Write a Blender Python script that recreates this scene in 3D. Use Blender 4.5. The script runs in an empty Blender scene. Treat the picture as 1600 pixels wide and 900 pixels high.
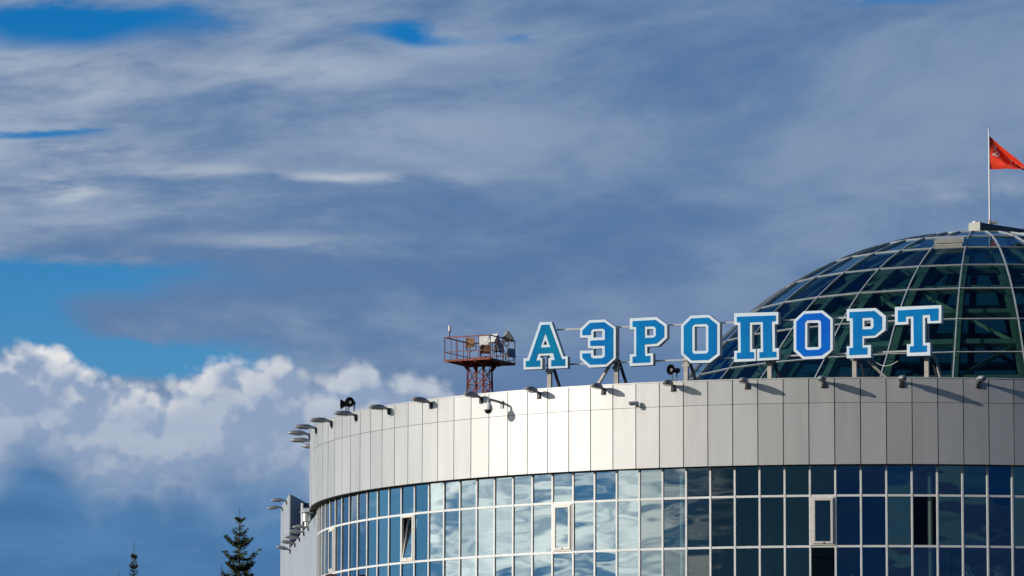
import bpy, math, random
from mathutils import Vector, Matrix
R = math.radians
rnd = random.Random(7)
scene = bpy.context.scene
col = scene.collection

# ---------------------------------------------------------------- camera
cam_d = bpy.data.cameras.new('camera'); cam = bpy.data.objects.new('camera', cam_d); col.objects.link(cam)
cam_d.sensor_width = 36.0; cam_d.lens = 7091.1 / 1600 * 36.0
cam_d.clip_start = 0.5; cam_d.clip_end = 20000
cam.matrix_world = Matrix.Rotation(math.pi / 2 + 0.1271, 4, 'X') @ Matrix.Rotation(0.0029, 4, 'Z')
scene.camera = cam                       # eye at the origin, ground 1.7 m below

# ---------------------------------------------------------------- light and exposure
SUN_AZ = R(-110.0)                       # from +Y, clockwise
SUN_EL = R(16.0)
sun_dir = Vector((math.sin(SUN_AZ) * math.cos(SUN_EL), math.cos(SUN_AZ) * math.cos(SUN_EL), math.sin(SUN_EL)))
sl = bpy.data.lights.new('sun', 'SUN'); sl.energy = 3.3; sl.angle = R(0.5); sl.color = (1.0, 0.90, 0.77)
sun = bpy.data.objects.new('sun', sl); col.objects.link(sun)
sun.rotation_euler = (-sun_dir).to_track_quat('-Z', 'Y').to_euler()
sun.location = (-60, -40, 60)
vs = scene.view_settings
vs.view_transform = 'Standard'; vs.look = 'None'; vs.gamma = 1.0; vs.exposure = 0.0; vs.use_curve_mapping = False
scene.cycles.max_bounces = 8; scene.cycles.transparent_max_bounces = 24; scene.cycles.glossy_bounces = 5
scene.cycles.sample_clamp_indirect = 4.0
scene.cycles.caustics_reflective = False; scene.cycles.caustics_refractive = False


class X:
    """a socket that can be used in arithmetic"""
    nt = None
    def __init__(s, sock): s.s = sock
    def __add__(a, b): return M('ADD', a, b)
    __radd__ = __add__
    def __sub__(a, b): return M('SUBTRACT', a, b)
    def __rsub__(a, b): return M('SUBTRACT', b, a)
    def __mul__(a, b): return M('MULTIPLY', a, b)
    __rmul__ = __mul__
    def __truediv__(a, b): return M('DIVIDE', a, b)
    def __pow__(a, b): return M('POWER', a, b)

def put(sock, v):
    if isinstance(v, X): X.nt.links.new(v.s, sock)
    else: sock.default_value = v
def M(op, a, b=None, c=None, clamp=False):
    n = X.nt.nodes.new('ShaderNodeMath'); n.operation = op; n.use_clamp = clamp
    put(n.inputs[0], a)
    if b is not None: put(n.inputs[1], b)
    if c is not None: put(n.inputs[2], c)
    return X(n.outputs[0])
def sstep(x, a, b, lo=0.0, hi=1.0):
    n = X.nt.nodes.new('ShaderNodeMapRange'); n.interpolation_type = 'SMOOTHSTEP'
    put(n.inputs[0], x); n.inputs[1].default_value = a; n.inputs[2].default_value = b
    n.inputs[3].default_value = lo; n.inputs[4].default_value = hi
    return X(n.outputs[0])
def vec(x, y, z):
    n = X.nt.nodes.new('ShaderNodeCombineXYZ')
    put(n.inputs[0], x); put(n.inputs[1], y); put(n.inputs[2], z)
    return X(n.outputs[0])
def noise(v, scale=1.0, detail=4.0, rough=0.5, dist=0.0):
    n = X.nt.nodes.new('ShaderNodeTexNoise'); n.noise_dimensions = '3D'
    put(n.inputs['Vector'], v); n.inputs['Scale'].default_value = scale
    n.inputs['Detail'].default_value = detail; n.inputs['Roughness'].default_value = rough
    n.inputs['Distortion'].default_value = dist
    return X(n.outputs['Fac'])
def mixc(f, a, b):
    n = X.nt.nodes.new('ShaderNodeMix'); n.data_type = 'RGBA'; n.clamp_factor = True
    put(n.inputs[0], f)
    for i, v in ((6, a), (7, b)):
        if isinstance(v, X): X.nt.links.new(v.s, n.inputs[i])
        else: n.inputs[i].default_value = (*v, 1.0)
    return X(n.outputs[2])
def scalec(c, f):
    n = X.nt.nodes.new('ShaderNodeVectorMath'); n.operation = 'SCALE'
    put(n.inputs[0], c); put(n.inputs[3], f)
    return X(n.outputs[0])
def mulc(c, k):
    n = X.nt.nodes.new('ShaderNodeVectorMath'); n.operation = 'MULTIPLY'
    put(n.inputs[0], c); n.inputs[1].default_value = k
    return X(n.outputs[0])
def srgb(*c):
    return tuple((v / 255 / 12.92) if v / 255 <= 0.04045 else ((v / 255 + 0.055) / 1.055) ** 2.4 for v in c)

# ---------------------------------------------------------------- sky: Nishita with layers of cloud by compass direction and height
def bill(v, s):
    """rounded heaps: 1 in the middle of a cell, falling towards its seams"""
    n = X.nt.nodes.new('ShaderNodeTexVoronoi'); n.voronoi_dimensions = '3D'; n.feature = 'F1'
    put(n.inputs['Vector'], v); n.inputs['Scale'].default_value = s
    d = X(n.outputs['Distance'])
    return 1.0 - d * d * 1.7
def soft_n(px, py, pz): return noise(vec(px * 0.5 + 2.0, py * 0.5, pz * 0.9), 1.0, 3.0, 0.5)
BEHIND = 0.27
def build_sky():
    w = bpy.data.worlds.new('World'); scene.world = w; w.use_nodes = True
    nt = w.node_tree; nt.nodes.clear(); X.nt = nt
    out = nt.nodes.new('ShaderNodeOutputWorld'); bg = nt.nodes.new('ShaderNodeBackground')
    sky = nt.nodes.new('ShaderNodeTexSky'); sky.sky_type = 'NISHITA'; sky.sun_disc = False
    sky.sun_elevation = SUN_EL; sky.sun_rotation = SUN_AZ
    sky.air_density = 1.0; sky.dust_density = 0.2; sky.ozone_density = 3.0; sky.altitude = 500
    tc = nt.nodes.new('ShaderNodeTexCoord'); sp = nt.nodes.new('ShaderNodeSeparateXYZ')
    nt.links.new(tc.outputs['Generated'], sp.inputs[0])
    x, y, z = X(sp.outputs[0]), X(sp.outputs[1]), X(sp.outputs[2])
    D = 57.2958
    az = M('ARCTAN2', x, y) * D
    el = M('ARCSINE', z) * D
    px, py, pz = x * D, y * D, z * D
    # wind-drawn coordinates: streaks lean upward to the right higher in the sky
    lean = sstep(el, 7.5, 11.0) * 0.16
    pzl = pz - px * lean
    warp = noise(vec(px * 0.25, py * 0.25, pzl * 0.6), 1.0, 2.0, 0.5)
    w2 = noise(vec(px * 0.3 + 31.0, py * 0.3, pzl * 0.8), 1.0, 3.0, 0.55)
    dz = (warp - 0.5) * 1.3
    streak = noise(vec(px * 0.20, py * 0.20, (pzl + dz) * 0.60), 1.0, 5.0, 0.52)
    fine = noise(vec(px * 0.62 + 9.0, py * 0.62, (pzl + dz * 0.7) * 1.9), 1.0, 6.0, 0.60, 0.2)
    # sunward brightening of cloud
    sd = nt.nodes.new('ShaderNodeVectorMath'); sd.operation = 'DOT_PRODUCT'
    nt.links.new(tc.outputs['Generated'], sd.inputs[0]); sd.inputs[1].default_value = sun_dir
    sund = X(sd.outputs['Value'])
    near = sstep(sund, 0.45, 1.0)
    high = sstep(el, 14.0, 40.0)
    # ---- breaks in the upper layer (azimuth, elevation, half-widths in degrees, depth)
    azw = az + (w2 - 0.5) * 2.6 + (fine - 0.5) * 1.0
    elw = el + (warp - 0.5) * 0.9 + (fine - 0.5) * 0.42
    gaps = None
    for (ga, ge, ra, re, k) in GAPS:
        da = (azw - ga) * (1 / ra); de = (elw - ge) * (1 / re)
        g = M('EXPONENT', (da * da + de * de) * -1.0) * k
        gaps = g if gaps is None else gaps + g
    infr = M('EXPONENT', ((az * 0.09) * (az * 0.09) + (el - 7) * (el - 7) * 0.006) * -1.0)
    big = noise(vec(px * 0.055 + 3.0, py * 0.055, pz * 0.16), 1.0, 4.0, 0.55)
    holes = sstep(big, 0.50, 0.60) * (1.0 - M('MINIMUM', infr * 1.6, 1.0))
    cov = sstep(1.0 - gaps - holes * 1.2 - high * 0.75 + (fine - 0.5) * 0.75 + (streak - 0.5) * 0.5, 0.12, 0.92)
    # ---- colour of the upper layer
    t = sstep(streak * 0.64 + fine * 0.36, 0.36, 0.63)
    left = 1.0 - sstep(az, -5.0, 2.5)
    low = 1.0 - sstep(el, 5.4, 8.3)
    t2 = (t * 0.82 + 0.12) * (0.56 + left * 0.56) * (1.0 - low * (1 - left) * 0.55)
    upper = mixc(t2, srgb(80, 115, 160), srgb(157, 174, 196))
    sil = None                                              # the few silver edges
    for (ga, ge, ra, re, k) in GLINTS:
        da = (az + (w2 - 0.5) * 1.6 - ga) * (1 / ra); de = (el + (fine - 0.5) * 0.30 - ge) * (1 / re)
        g = M('EXPONENT', (da * da + de * de) * -1.0) * k
        sil = g if sil is None else sil + g
    upper = mixc(sil * sstep(fine, 0.25, 0.6), upper, srgb(205, 212, 218))
    # ---- cumulus bank low down
    def puffs(ox, oz):
        v = vec(px + ox, py, pz * 1.15 + oz)
        n = noise(v, 2.2, 5.0, 0.58, 0.1)
        big_ = bill(v, 1.05); mid_ = bill(v, 2.5); sm_ = bill(v, 5.6)
        return big_ * 0.50 + mid_ * 0.26 + sm_ * 0.12 + n * 0.34 - 0.09
    p0 = puffs(0.0, 0.0); p1 = puffs(-0.14, 0.24)
    top = None
    for (ga, ra, k) in TOWERS:
        da = (az - ga) * (1 / ra)
        g = M('EXPONENT', da * da * -1.0) * k
        top = g if top is None else top + g
    etop = top * 0.85 + 6.12 - sstep(az, -1.1, 0.9) * 1.9 + (p0 - 0.55) * 0.62
    dep = etop - el
    cum = sstep(dep, -0.03, 0.20)
    relief = (p0 - p1) * 1.9
    lit = sstep(relief + 0.60 - dep * 0.42, 0.10, 0.78) * (1.0 - sstep(dep, 0.08, 0.72))
    lit = lit * (1.0 - sstep(az, -5.5, -1.4) * 0.78)
    body = mixc(sstep(p0 * 0.6 + soft_n(px, py, pz) * 0.4 + relief * 0.45, 0.36, 0.72), srgb(140, 161, 191), srgb(172, 184, 203))
    cumc = mixc(lit * 0.88, body, srgb(240, 238, 235))
    base = mixc(sstep(fine, 0.3, 0.7), srgb(72, 116, 163), srgb(84, 129, 176))
    cumc = mixc(sstep(dep, 0.95, 1.95), cumc, base)
    soft = noise(vec(px * 0.35, py * 0.35, pz * 1.3 + 5.0), 1.0, 3.0, 0.5)
    cumc = mixc(sstep(soft, 0.50, 0.72) * sstep(el, 4.5, 5.5) * 0.35, cumc, srgb(150, 170, 202))
    # ---- clear blue
    hs = nt.nodes.new('ShaderNodeHueSaturation'); hs.inputs['Saturation'].default_value = 1.55
    hs.inputs['Value'].default_value = 0.80
    nt.links.new(sky.outputs[0], hs.inputs['Color'])
    blue = mulc(X(hs.outputs[0]), BLUE)
    # ---- stack them; cloud radiance is scaled by 10 for the 0.1 strength
    behind = M('MAXIMUM', sstep(y, -0.75, 0.15, BEHIND, 1.0), near)     # the heavier, darker cloud behind the viewer
    upper = mixc(1.0 - sstep(y, -0.7, 0.1), upper, mixc(t, srgb(20, 92, 172), srgb(58, 122, 196)))
    cl = scalec(upper, behind * 10.0)
    c = mixc(cov, scalec(blue, sstep(y, -0.75, 0.15, 0.30, 1.0)), cl)
    cumc = mixc((1.0 - sstep(y, -0.7, 0.1)) * 0.85, cumc, srgb(28, 96, 168))
    c = mixc(cum, c, scalec(cumc, behind * 10.0))
    # ---- towards the sun: pale bright air with sunlit cloud
    sunward = sstep(sund, 0.42, 0.62)
    dim = sstep(y, -0.84, -0.56, 0.14, 1.0)
    sc_ = noise(vec(px * 0.085 + 4.0, py * 0.085, (pz + dz) * 0.34), 1.0, 5.0, 0.52, 0.4)
    sf_ = noise(vec(px * 0.55, py * 0.55, (pz + dz * 0.6) * 1.25), 1.0, 4.0, 0.55, 0.3)
    cm = sstep(sc_ * 0.55 + sf_ * 0.62 + (sstep(sund, 0.68, 0.90) - 0.5) * 0.24, 0.575, 0.72)
    pale = mixc(sstep(sund, 0.5, 0.95), (1.7, 4.3, 6.7), (1.2, 3.5, 6.3))
    white = mixc(sstep(fine * 0.5 + sf_ * 0.5, 0.36, 0.64), (8.0, 9.6, 10.4), (19.5, 19.5, 18.2))
    c = mixc(sunward, c, scalec(mixc(cm, pale, white), dim))
    nt.links.new(c.s, bg.inputs[0]); bg.inputs[1].default_value = 0.1; w.cycles.sampling_method = 'MANUAL'; w.cycles.sample_map_resolution = 512
    nt.links.new(bg.outputs[0], out.inputs[0])

def sky_at(px, py): return ((px - 800) / 123.76, 7.28 + (450 - py) / 123.76)   # notes taken from the photo, turned into azimuth and elevation
BLUE = (0.84, 1.05, 1.36)
GAPS = [(*sky_at(px, py), rx / 123.76, ry / 123.76, k) for px, py, rx, ry, k in (
    (110, 45, 190, 30, 1.05), (610, 48, 90, 20, 0.95), (790, 46, 50, 12, 0.5), (30, 204, 120, 9, 0.8),
    (40, 449, 225, 30, 1.45), (-10, 515, 85, 36, 1.1), (210, 556, 215, 21, 1.45), (1450, 12, 140, 12, 0.5))]
GLINTS = [(*sky_at(px, py), rx / 123.76, ry / 123.76, k) for px, py, rx, ry, k in (
    (85, 300, 50, 16, 0.75), (560, 277, 130, 8, 0.55), (330, 268, 160, 14, 0.40), (120, 235, 170, 22, 0.35),
    (380, 105, 150, 22, 0.3), (110, 130, 130, 50, 0.3), (1510, 300, 140, 20, 0.35), (400, 375, 170, 10, 0.25))]
TOWERS = [((px - 800) / 123.76, rx / 123.76, k) for px, rx, k in (
    (70, 55, 0.55), (10, 40, 0.2), (215, 28, 0.12), (360, 45, 0.26), (445, 40, 0.28), (575, 35, 0.22), (285, 30, 0.1))]
build_sky()

# ---------------------------------------------------------------- materials
MATS = {}
def newmat(name):
    m = bpy.data.materials.new(name); m.use_nodes = True
    nt = m.node_tree; X.nt = nt
    b = nt.nodes['Principled BSDF']; MATS[name] = m
    return m, nt, b
def plain(name, c, rough=0.5, metal=0.0, spec=0.5, vary=0.12, scale=3.0, stretch=(1, 1, 1), bump=0.0):
    """a base colour with soft wear at two sizes"""
    m, nt, b = newmat(name)
    g = nt.nodes.new('ShaderNodeNewGeometry'); sp = nt.nodes.new('ShaderNodeSeparateXYZ')
    nt.links.new(g.outputs['Position'], sp.inputs[0])
    v = vec(X(sp.outputs[0]) * stretch[0], X(sp.outputs[1]) * stretch[1], X(sp.outputs[2]) * stretch[2])
    n = noise(v, scale, 4.0, 0.6)
    lo = tuple(k * (1 - vary) for k in c); hi = tuple(min(1, k * (1 + vary)) for k in c)
    cc = mixc(sstep(n, 0.3, 0.7), lo, hi)
    nt.links.new(cc.s, b.inputs['Base Color'])
    b.inputs['Roughness'].default_value = rough; b.inputs['Metallic'].default_value = metal
    b.inputs['Specular IOR Level'].default_value = spec
    if bump:
        bp = nt.nodes.new('ShaderNodeBump'); bp.inputs['Strength'].default_value = 0.5; bp.inputs['Distance'].default_value = bump
        nt.links.new(n.s, bp.inputs['Height']); nt.links.new(bp.outputs[0], b.inputs['Normal'])
    return m

def cladding(name, c, metal, rough):
    m, nt, b = newmat(name)
    g = nt.nodes.new('ShaderNodeNewGeometry'); sp = nt.nodes.new('ShaderNodeSeparateXYZ')
    nt.links.new(g.outputs['Position'], sp.inputs[0])
    x, y, z = (X(s) for s in sp.outputs)
    r = X(g.outputs['Random Per Island'])
    streak = noise(vec(x * 2.2, y * 2.2, z * 0.22), 1.0, 4.0, 0.6)       # rain streaks
    k = (r - 0.5) * 0.07 + (streak - 0.5) * 0.26 + 1.0
    cc = scalec(mixc(0.0, c, c), k)
    nt.links.new(cc.s, b.inputs['Base Color'])
    b.inputs['Metallic'].default_value = metal
    put(b.inputs['Roughness'], (r - 0.5) * 0.05 + (streak - 0.5) * 0.08 + rough)
    bp = nt.nodes.new('ShaderNodeBump'); bp.inputs['Strength'].default_value = 1.0; bp.inputs['Distance'].default_value = 0.010
    nt.links.new(noise(vec(x * 0.7, y * 0.7, z * 0.7), 1.0, 2.0, 0.5).s, bp.inputs['Height'])
    nt.links.new(bp.outputs[0], b.inputs['Normal'])
    return m

def glazing(name, tint, refl, gcol, wave, wscale, rough=0.0, steep=3.0, body=0.0):
    """coated glass: a mirror layer that grows at grazing angles over a tinted see-through layer"""
    m = bpy.data.materials.new(name); m.use_nodes = True; nt = m.node_tree; nt.nodes.clear(); X.nt = nt; MATS[name] = m
    out = nt.nodes.new('ShaderNodeOutputMaterial')
    g = nt.nodes.new('ShaderNodeNewGeometry'); sp = nt.nodes.new('ShaderNodeSeparateXYZ')
    nt.links.new(g.outputs['Position'], sp.inputs[0])
    x, y, z = (X(s) for s in sp.outputs)
    r = X(g.outputs['Random Per Island']); oi = nt.nodes.new('ShaderNodeObjectInfo')
    rr = r * 13.0 + X(oi.outputs['Random']) * 37.0
    h = noise(vec(x * wscale[0] + rr, y * wscale[0], z * wscale[1] + rr), 1.0, 2.0, 0.45)
    bp = nt.nodes.new('ShaderNodeBump'); bp.inputs['Strength'].default_value = 1.0; bp.inputs['Distance'].default_value = wave
    nt.links.new(h.s, bp.inputs['Height'])
    tr = nt.nodes.new('ShaderNodeBsdfTransparent'); tr.inputs[0].default_value = (*tint, 1)
    gl = nt.nodes.new('ShaderNodeBsdfGlossy'); gl.inputs['Roughness'].default_value = rough
    gl.inputs[0].default_value = (*gcol, 1); nt.links.new(bp.outputs[0], gl.inputs['Normal'])
    lw = nt.nodes.new('ShaderNodeLayerWeight'); lw.inputs['Blend'].default_value = 0.5
    f = (X(lw.outputs['Facing']) ** steep) * (1 - refl) + refl
    mx = nt.nodes.new('ShaderNodeMixShader'); put(mx.inputs[0], f)
    base = tr.outputs[0]
    if body:
        df = nt.nodes.new('ShaderNodeBsdfDiffuse'); df.inputs[0].default_value = (0.10, 0.16, 0.17, 1)
        m2 = nt.nodes.new('ShaderNodeMixShader'); m2.inputs[0].default_value = body
        nt.links.new(tr.outputs[0], m2.inputs[1]); nt.links.new(df.outputs[0], m2.inputs[2]); base = m2.outputs[0]
    nt.links.new(base, mx.inputs[1]); nt.links.new(gl.outputs[0], mx.inputs[2])
    nt.links.new(mx.outputs[0], out.inputs[0])
    return m

CLAD = cladding('champagne_cladding', (0.545, 0.55, 0.55), 0.30, 0.48)
CLADG = cladding('grey_cladding', (0.50, 0.53, 0.56), 0.35, 0.5)
CLADD = cladding('shade_dark_cladding', (0.15, 0.17, 0.21), 0.2, 0.5)  # fin's right face: shade put into the colour; also the dark roof boxes
BACK = plain('dark_joint', (0.02, 0.02, 0.022), 0.8)
SOFFIT = plain('brown_grey_soffit', (0.085, 0.08, 0.075), 0.7)
ALU = plain('white_aluminium', (0.78, 0.79, 0.79), 0.42, 0.0, 0.5, 0.06, 2.0)
ALUG = plain('grey_aluminium', (0.45, 0.47, 0.48), 0.4, 0.25, 0.5, 0.10, 2.0)
PVC = plain('cream_window_frame', (0.72, 0.69, 0.64), 0.4, 0.0, 0.5, 0.06, 4.0)
GLASS = glazing('blue_mirror_glass', (0.42, 0.60, 0.62), 0.42, (0.78, 0.91, 0.96), 0.013, (0.22, 0.60), 0.0, 2.2)
GLASSD = glazing('dark_clear_glass', (0.45, 0.52, 0.52), 0.045, (0.8, 0.9, 0.95), 0.002, (0.5, 0.8), 0.0, 4.0)
DOMEG = glazing('teal_dome_glass', (0.27, 0.43, 0.42), 0.03, (0.36, 0.62, 0.88), 0.004, (0.4, 0.4), 0.0, 4.4)
DOMEB = glazing('darkened_dome_glass', (0.04, 0.16, 0.18), 0.03, (0.36, 0.62, 0.88), 0.004, (0.4, 0.4), 0.0, 4.4)  # copy of the dome glass, darkened to dim the sky seen through it
STEELG = plain('green_painted_steel', (0.23, 0.29, 0.22), 0.55, 0.0, 0.4, 0.15, 2.0)
ROOF = plain('dark_roof_membrane', (0.07, 0.07, 0.075), 0.85, 0.0, 0.3, 0.2, 0.6)
INNER = plain('dark_interior', (0.020, 0.028, 0.036), 0.9, 0.0, 0.2, 0.2, 0.4)
FLOORM = plain('interior_floor', (0.06, 0.06, 0.06), 0.7, 0.0, 0.3, 0.15, 0.5)
COLM = plain('pale_green_column_paint', (0.78, 0.88, 0.76), 0.5, 0.0, 0.4, 0.06)
FACE = plain('white_letter_face', (0.68, 0.80, 0.90), 0.5, 0.0, 0.5, 0.04, 2.0)
SIDE = plain('letter_side_metal', (0.50, 0.51, 0.52), 0.45, 0.2, 0.5, 0.15, 2.5)
def blue_face(name, a, b):
    m, nt, bs = newmat(name)
    g = nt.nodes.new('ShaderNodeNewGeometry'); sp = nt.nodes.new('ShaderNodeSeparateXYZ')
    nt.links.new(g.outputs['Position'], sp.inputs[0])
    n = noise(vec(X(sp.outputs[0]) * 0.9, X(sp.outputs[1]) * 0.9, X(sp.outputs[2]) * 0.7), 1.0, 3.0, 0.55)
    nt.links.new(mixc(sstep(n, 0.32, 0.66), a, b).s, bs.inputs['Base Color'])                # film faded unevenly
    bs.inputs['Roughness'].default_value = 0.6; bs.inputs['Specular IOR Level'].default_value = 0.06
    return m
BLUE_A = blue_face('faded_teal_blue_film', (0.001, 0.165, 0.45), (0.001, 0.225, 0.42))
BLUE_B = blue_face('blue_film', (0.001, 0.17, 0.51), (0.001, 0.22, 0.55))
BLUE_C = blue_face('royal_blue_film', (0.001, 0.11, 0.60), (0.001, 0.14, 0.66))
POST = plain('beige_post_steel', (0.46, 0.44, 0.40), 0.55, 0.1, 0.4, 0.15, 4.0)
DARKST = plain('dark_steel', (0.045, 0.047, 0.052), 0.5, 0.3, 0.4, 0.25, 5.0)
LAMPH = plain('lamp_grey_housing', (0.28, 0.29, 0.30), 0.45, 0.25, 0.5, 0.1, 6.0)
LENS = plain('lamp_lens', (0.30, 0.33, 0.35), 0.12, 0.0, 0.6, 0.05, 6.0)
WHITE = plain('white_plastic', (0.84, 0.84, 0.83), 0.4, 0.0, 0.5, 0.04, 6.0)
BLACK = plain('black_plastic', (0.015, 0.015, 0.016), 0.35, 0.0, 0.5, 0.2, 6.0)
RED = plain('red_oxide_paint', (0.25, 0.065, 0.042), 0.65, 0.0, 0.3, 0.45, 6.0, (1, 1, .6))
RUST = plain('rusty_housing', (0.23, 0.125, 0.07), 0.75, 0.0, 0.3, 0.5, 7.0)
FLOODW = plain('weathered_white_paint', (0.60, 0.61, 0.60), 0.5, 0.0, 0.4, 0.2, 8.0)
STONE = plain('beige_grey_metal', (0.40, 0.40, 0.37), 0.6, 0.1, 0.4, 0.12, 3.0)
GIRD = plain('dark_grey_girder', (0.13, 0.135, 0.14), 0.6, 0.1, 0.4, 0.15, 3.0)
FLAGM = plain('red_cloth', (0.80, 0.055, 0.022), 0.75, 0.0, 0.2, 0.08, 3.0)
FMARK = plain('white_flag_print', (0.80, 0.70, 0.66), 0.75, 0.0, 0.2, 0.05)
BARK = plain('spruce_bark', (0.085, 0.062, 0.045), 0.9, 0.0, 0.2, 0.3, 12.0)
TERRA = plain('pot_glaze', (0.45, 0.47, 0.42), 0.5)
LEAF = plain('houseplant_leaf', (0.62, 0.70, 0.58), 0.5)
VENT = plain('galvanised_sheet', (0.60, 0.61, 0.62), 0.38, 0.5, 0.5, 0.1, 5.0)
MAROON = plain('dark_red_roofing', (0.10, 0.035, 0.035), 0.6)
def needles():
    m, nt, b = newmat('spruce_needles')
    g = nt.nodes.new('ShaderNodeNewGeometry'); r = X(g.outputs['Random Per Island'])
    nt.links.new(mixc(r, (0.040, 0.062, 0.030), (0.110, 0.135, 0.050)).s, b.inputs['Base Color'])
    b.inputs['Roughness'].default_value = 0.65; b.inputs['Specular IOR Level'].default_value = 0.25
    return m
NEED = needles()

# ---------------------------------------------------------------- mesh helper
class MB:
    def __init__(s): s.v = []; s.f = []; s.m = []
    def poly(s, pts, mi=0):
        i = len(s.v); s.v += [tuple(p) for p in pts]; s.f.append(tuple(range(i, i + len(pts)))); s.m.append(mi)
    def hexa(s, p, mi=0, faces=(0, 1, 2, 3, 4, 5)):
        """p: 4 lower then 4 upper corners, both counter-clockwise seen from outside above"""
        i = len(s.v); s.v += [tuple(q) for q in p]
        F = ((3, 2, 1, 0), (4, 5, 6, 7), (0, 1, 5, 4), (1, 2, 6, 5), (2, 3, 7, 6), (3, 0, 4, 7))
        for k in faces: s.f.append(tuple(i + a for a in F[k])); s.m.append(mi)
    def box(s, c, d, mi=0, ux=(1, 0, 0), uy=(0, 1, 0), uz=(0, 0, 1)):
        c = Vector(c); ux = Vector(ux) * d[0] / 2; uy = Vector(uy) * d[1] / 2; uz = Vector(uz) * d[2] / 2
        s.hexa([c - ux - uy - uz, c + ux - uy - uz, c + ux + uy - uz, c - ux + uy - uz,
                c - ux - uy + uz, c + ux - uy + uz, c + ux + uy + uz, c - ux + uy + uz], mi)
    def bar(s, a, b, w, h=None, mi=0, up=(0, 0, 1)):
        a, b = Vector(a), Vector(b); h = h or w; d = b - a; L = d.length
        if L < 1e-6: return
        d /= L; up = Vector(up)
        if abs(d.dot(up)) > 0.98: up = Vector((0, 1, 0)) if abs(d.y) < .9 else Vector((1, 0, 0))
        sx = d.cross(up).normalized(); sz = sx.cross(d)
        s.box((a + b) / 2, (w, L, h), mi, sx, d, sz)
    def tube(s, pts, rad, n=8, mi=0, cap=True):
        pts = [Vector(p) for p in pts]
        rads = rad if isinstance(rad, (list, tuple)) else [rad] * len(pts)
        i0 = len(s.v)
        for k, p in enumerate(pts):
            d = (pts[min(k + 1, len(pts) - 1)] - pts[max(k - 1, 0)]).normalized()
            u = Vector((0, 0, 1)) if abs(d.z) < .9 else Vector((1, 0, 0))
            a = d.cross(u).normalized(); b = a.cross(d)
            for j in range(n):
                t = 2 * math.pi * j / n
                s.v.append(tuple(p + (a * math.cos(t) + b * math.sin(t)) * rads[k]))
        for k in range(len(pts) - 1):
            for j in range(n):
                a0 = i0 + k * n + j; a1 = i0 + k * n + (j + 1) % n
                s.f.append((a0, a1, a1 + n, a0 + n)); s.m.append(mi)
        if cap:
            s.f.append(tuple(i0 + j for j in reversed(range(n)))); s.m.append(mi)
            e = i0 + (len(pts) - 1) * n
            s.f.append(tuple(e + j for j in range(n))); s.m.append(mi)
    def lathe(s, prof, base, axis=(0, 0, 1), n=20, mi=0):
        """prof: (distance along axis, radius)"""
        ax = Vector(axis).normalized(); u = Vector((0, 0, 1)) if abs(ax.z) < .9 else Vector((1, 0, 0))
        a = ax.cross(u).normalized(); b = ax.cross(a); base = Vector(base); i0 = len(s.v)
        for h, r in prof:
            for j in range(n):
                t = 2 * math.pi * j / n
                s.v.append(tuple(base + ax * h + (a * math.cos(t) + b * math.sin(t)) * max(r, 1e-4)))
        for k in range(len(prof) - 1):
            for j in range(n):
                a0 = i0 + k * n + j; a1 = i0 + k * n + (j + 1) % n
                s.f.append((a0, a1, a1 + n, a0 + n)); s.m.append(mi)
    def build(s, name, mats, parent=None, smooth=False):
        me = bpy.data.meshes.new(name); me.from_pydata(s.v, [], s.f); 
        for m in (mats if isinstance(mats, (list, tuple)) else [mats]): me.materials.append(m)
        me.polygons.foreach_set('material_index', s.m)
        if smooth is True: me.polygons.foreach_set('use_smooth', [True] * len(s.f))
        me.update()
        import bmesh
        if smooth != 'keep':
            bm = bmesh.new(); bm.from_mesh(me); bmesh.ops.recalc_face_normals(bm, faces=bm.faces); bm.to_mesh(me); bm.free()
        if smooth is True:
            me.set_sharp_from_angle(angle=R(40))
        o = bpy.data.objects.new(name, me); col.objects.link(o)
        if parent: o.parent = parent
        return o
def tag(o, label=None, cat=None, group=None, kind=None):
    for k, v in (('label', label), ('category', cat), ('group', group), ('kind', kind)):
        if v: o[k] = v
    return o
def empty(name, loc=(0, 0, 0), rz=0.0):
    o = bpy.data.objects.new(name, None); col.objects.link(o)
    o.location = loc; o.rotation_euler = (0, 0, rz); o.empty_display_size = 0.3
    return o
def copy_tree(o, parent=None):
    c = o.copy(); col.objects.link(c); c.parent = parent
    for ch in list(o.children): copy_tree(ch, c)
    return c
def rel(o, root):
    """mesh was written in world coordinates: hang it on an empty that stands somewhere else"""
    o.parent = root; o.matrix_parent_inverse = Matrix.Translation(root.location).inverted(); return o

# ---------------------------------------------------------------- ground
GZ = -1.7
b = MB(); b.poly([(-6000, -6000, GZ), (6000, -6000, GZ), (6000, 9000, GZ), (-6000, 9000, GZ)])
GRM = plain('dry_grass_ground', (0.085, 0.09, 0.05), 0.95, 0.0, 0.2, 0.3, 0.05)
tag(b.build('ground', GRM), kind='structure')
b = MB(); b.poly([(-130, -40, GZ + .004), (160, -40, GZ + .004), (160, 172, GZ + .004), (-130, 172, GZ + .004)])
ASM = plain('forecourt_asphalt', (0.052, 0.052, 0.054), 0.9, 0.0, 0.3, 0.2, 0.2)
tag(b.build('road', ASM), kind='structure')

# ---------------------------------------------------------------- terminal: round drum
CX, CY, RF, RG = 15.404, 199.20, 24.265, 23.92
TH0, PH0, DTH = 0.1692, 0.1691, 0.0412
ZT, ZJ, ZB, ZT1, ZT2 = 18.911, 17.931, 15.543, 14.352, 12.384
ZT3 = 10.40
def cyl(r, th, z): return Vector((CX + r * math.sin(th), CY - r * math.cos(th), z))
term = empty('airport_terminal', (CX, CY, GZ))
tag(term, 'round airport terminal with pale metal cladding band over blue mirror glazing', 'building')
def part(b, name, mats, smooth=False, parent=None):
    o = b.build(name, mats, None, smooth); o.parent = parent or term
    o.matrix_parent_inverse = Matrix.Translation(term.location).inverted() if parent is None else Matrix.Identity(4)
    return o

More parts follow.
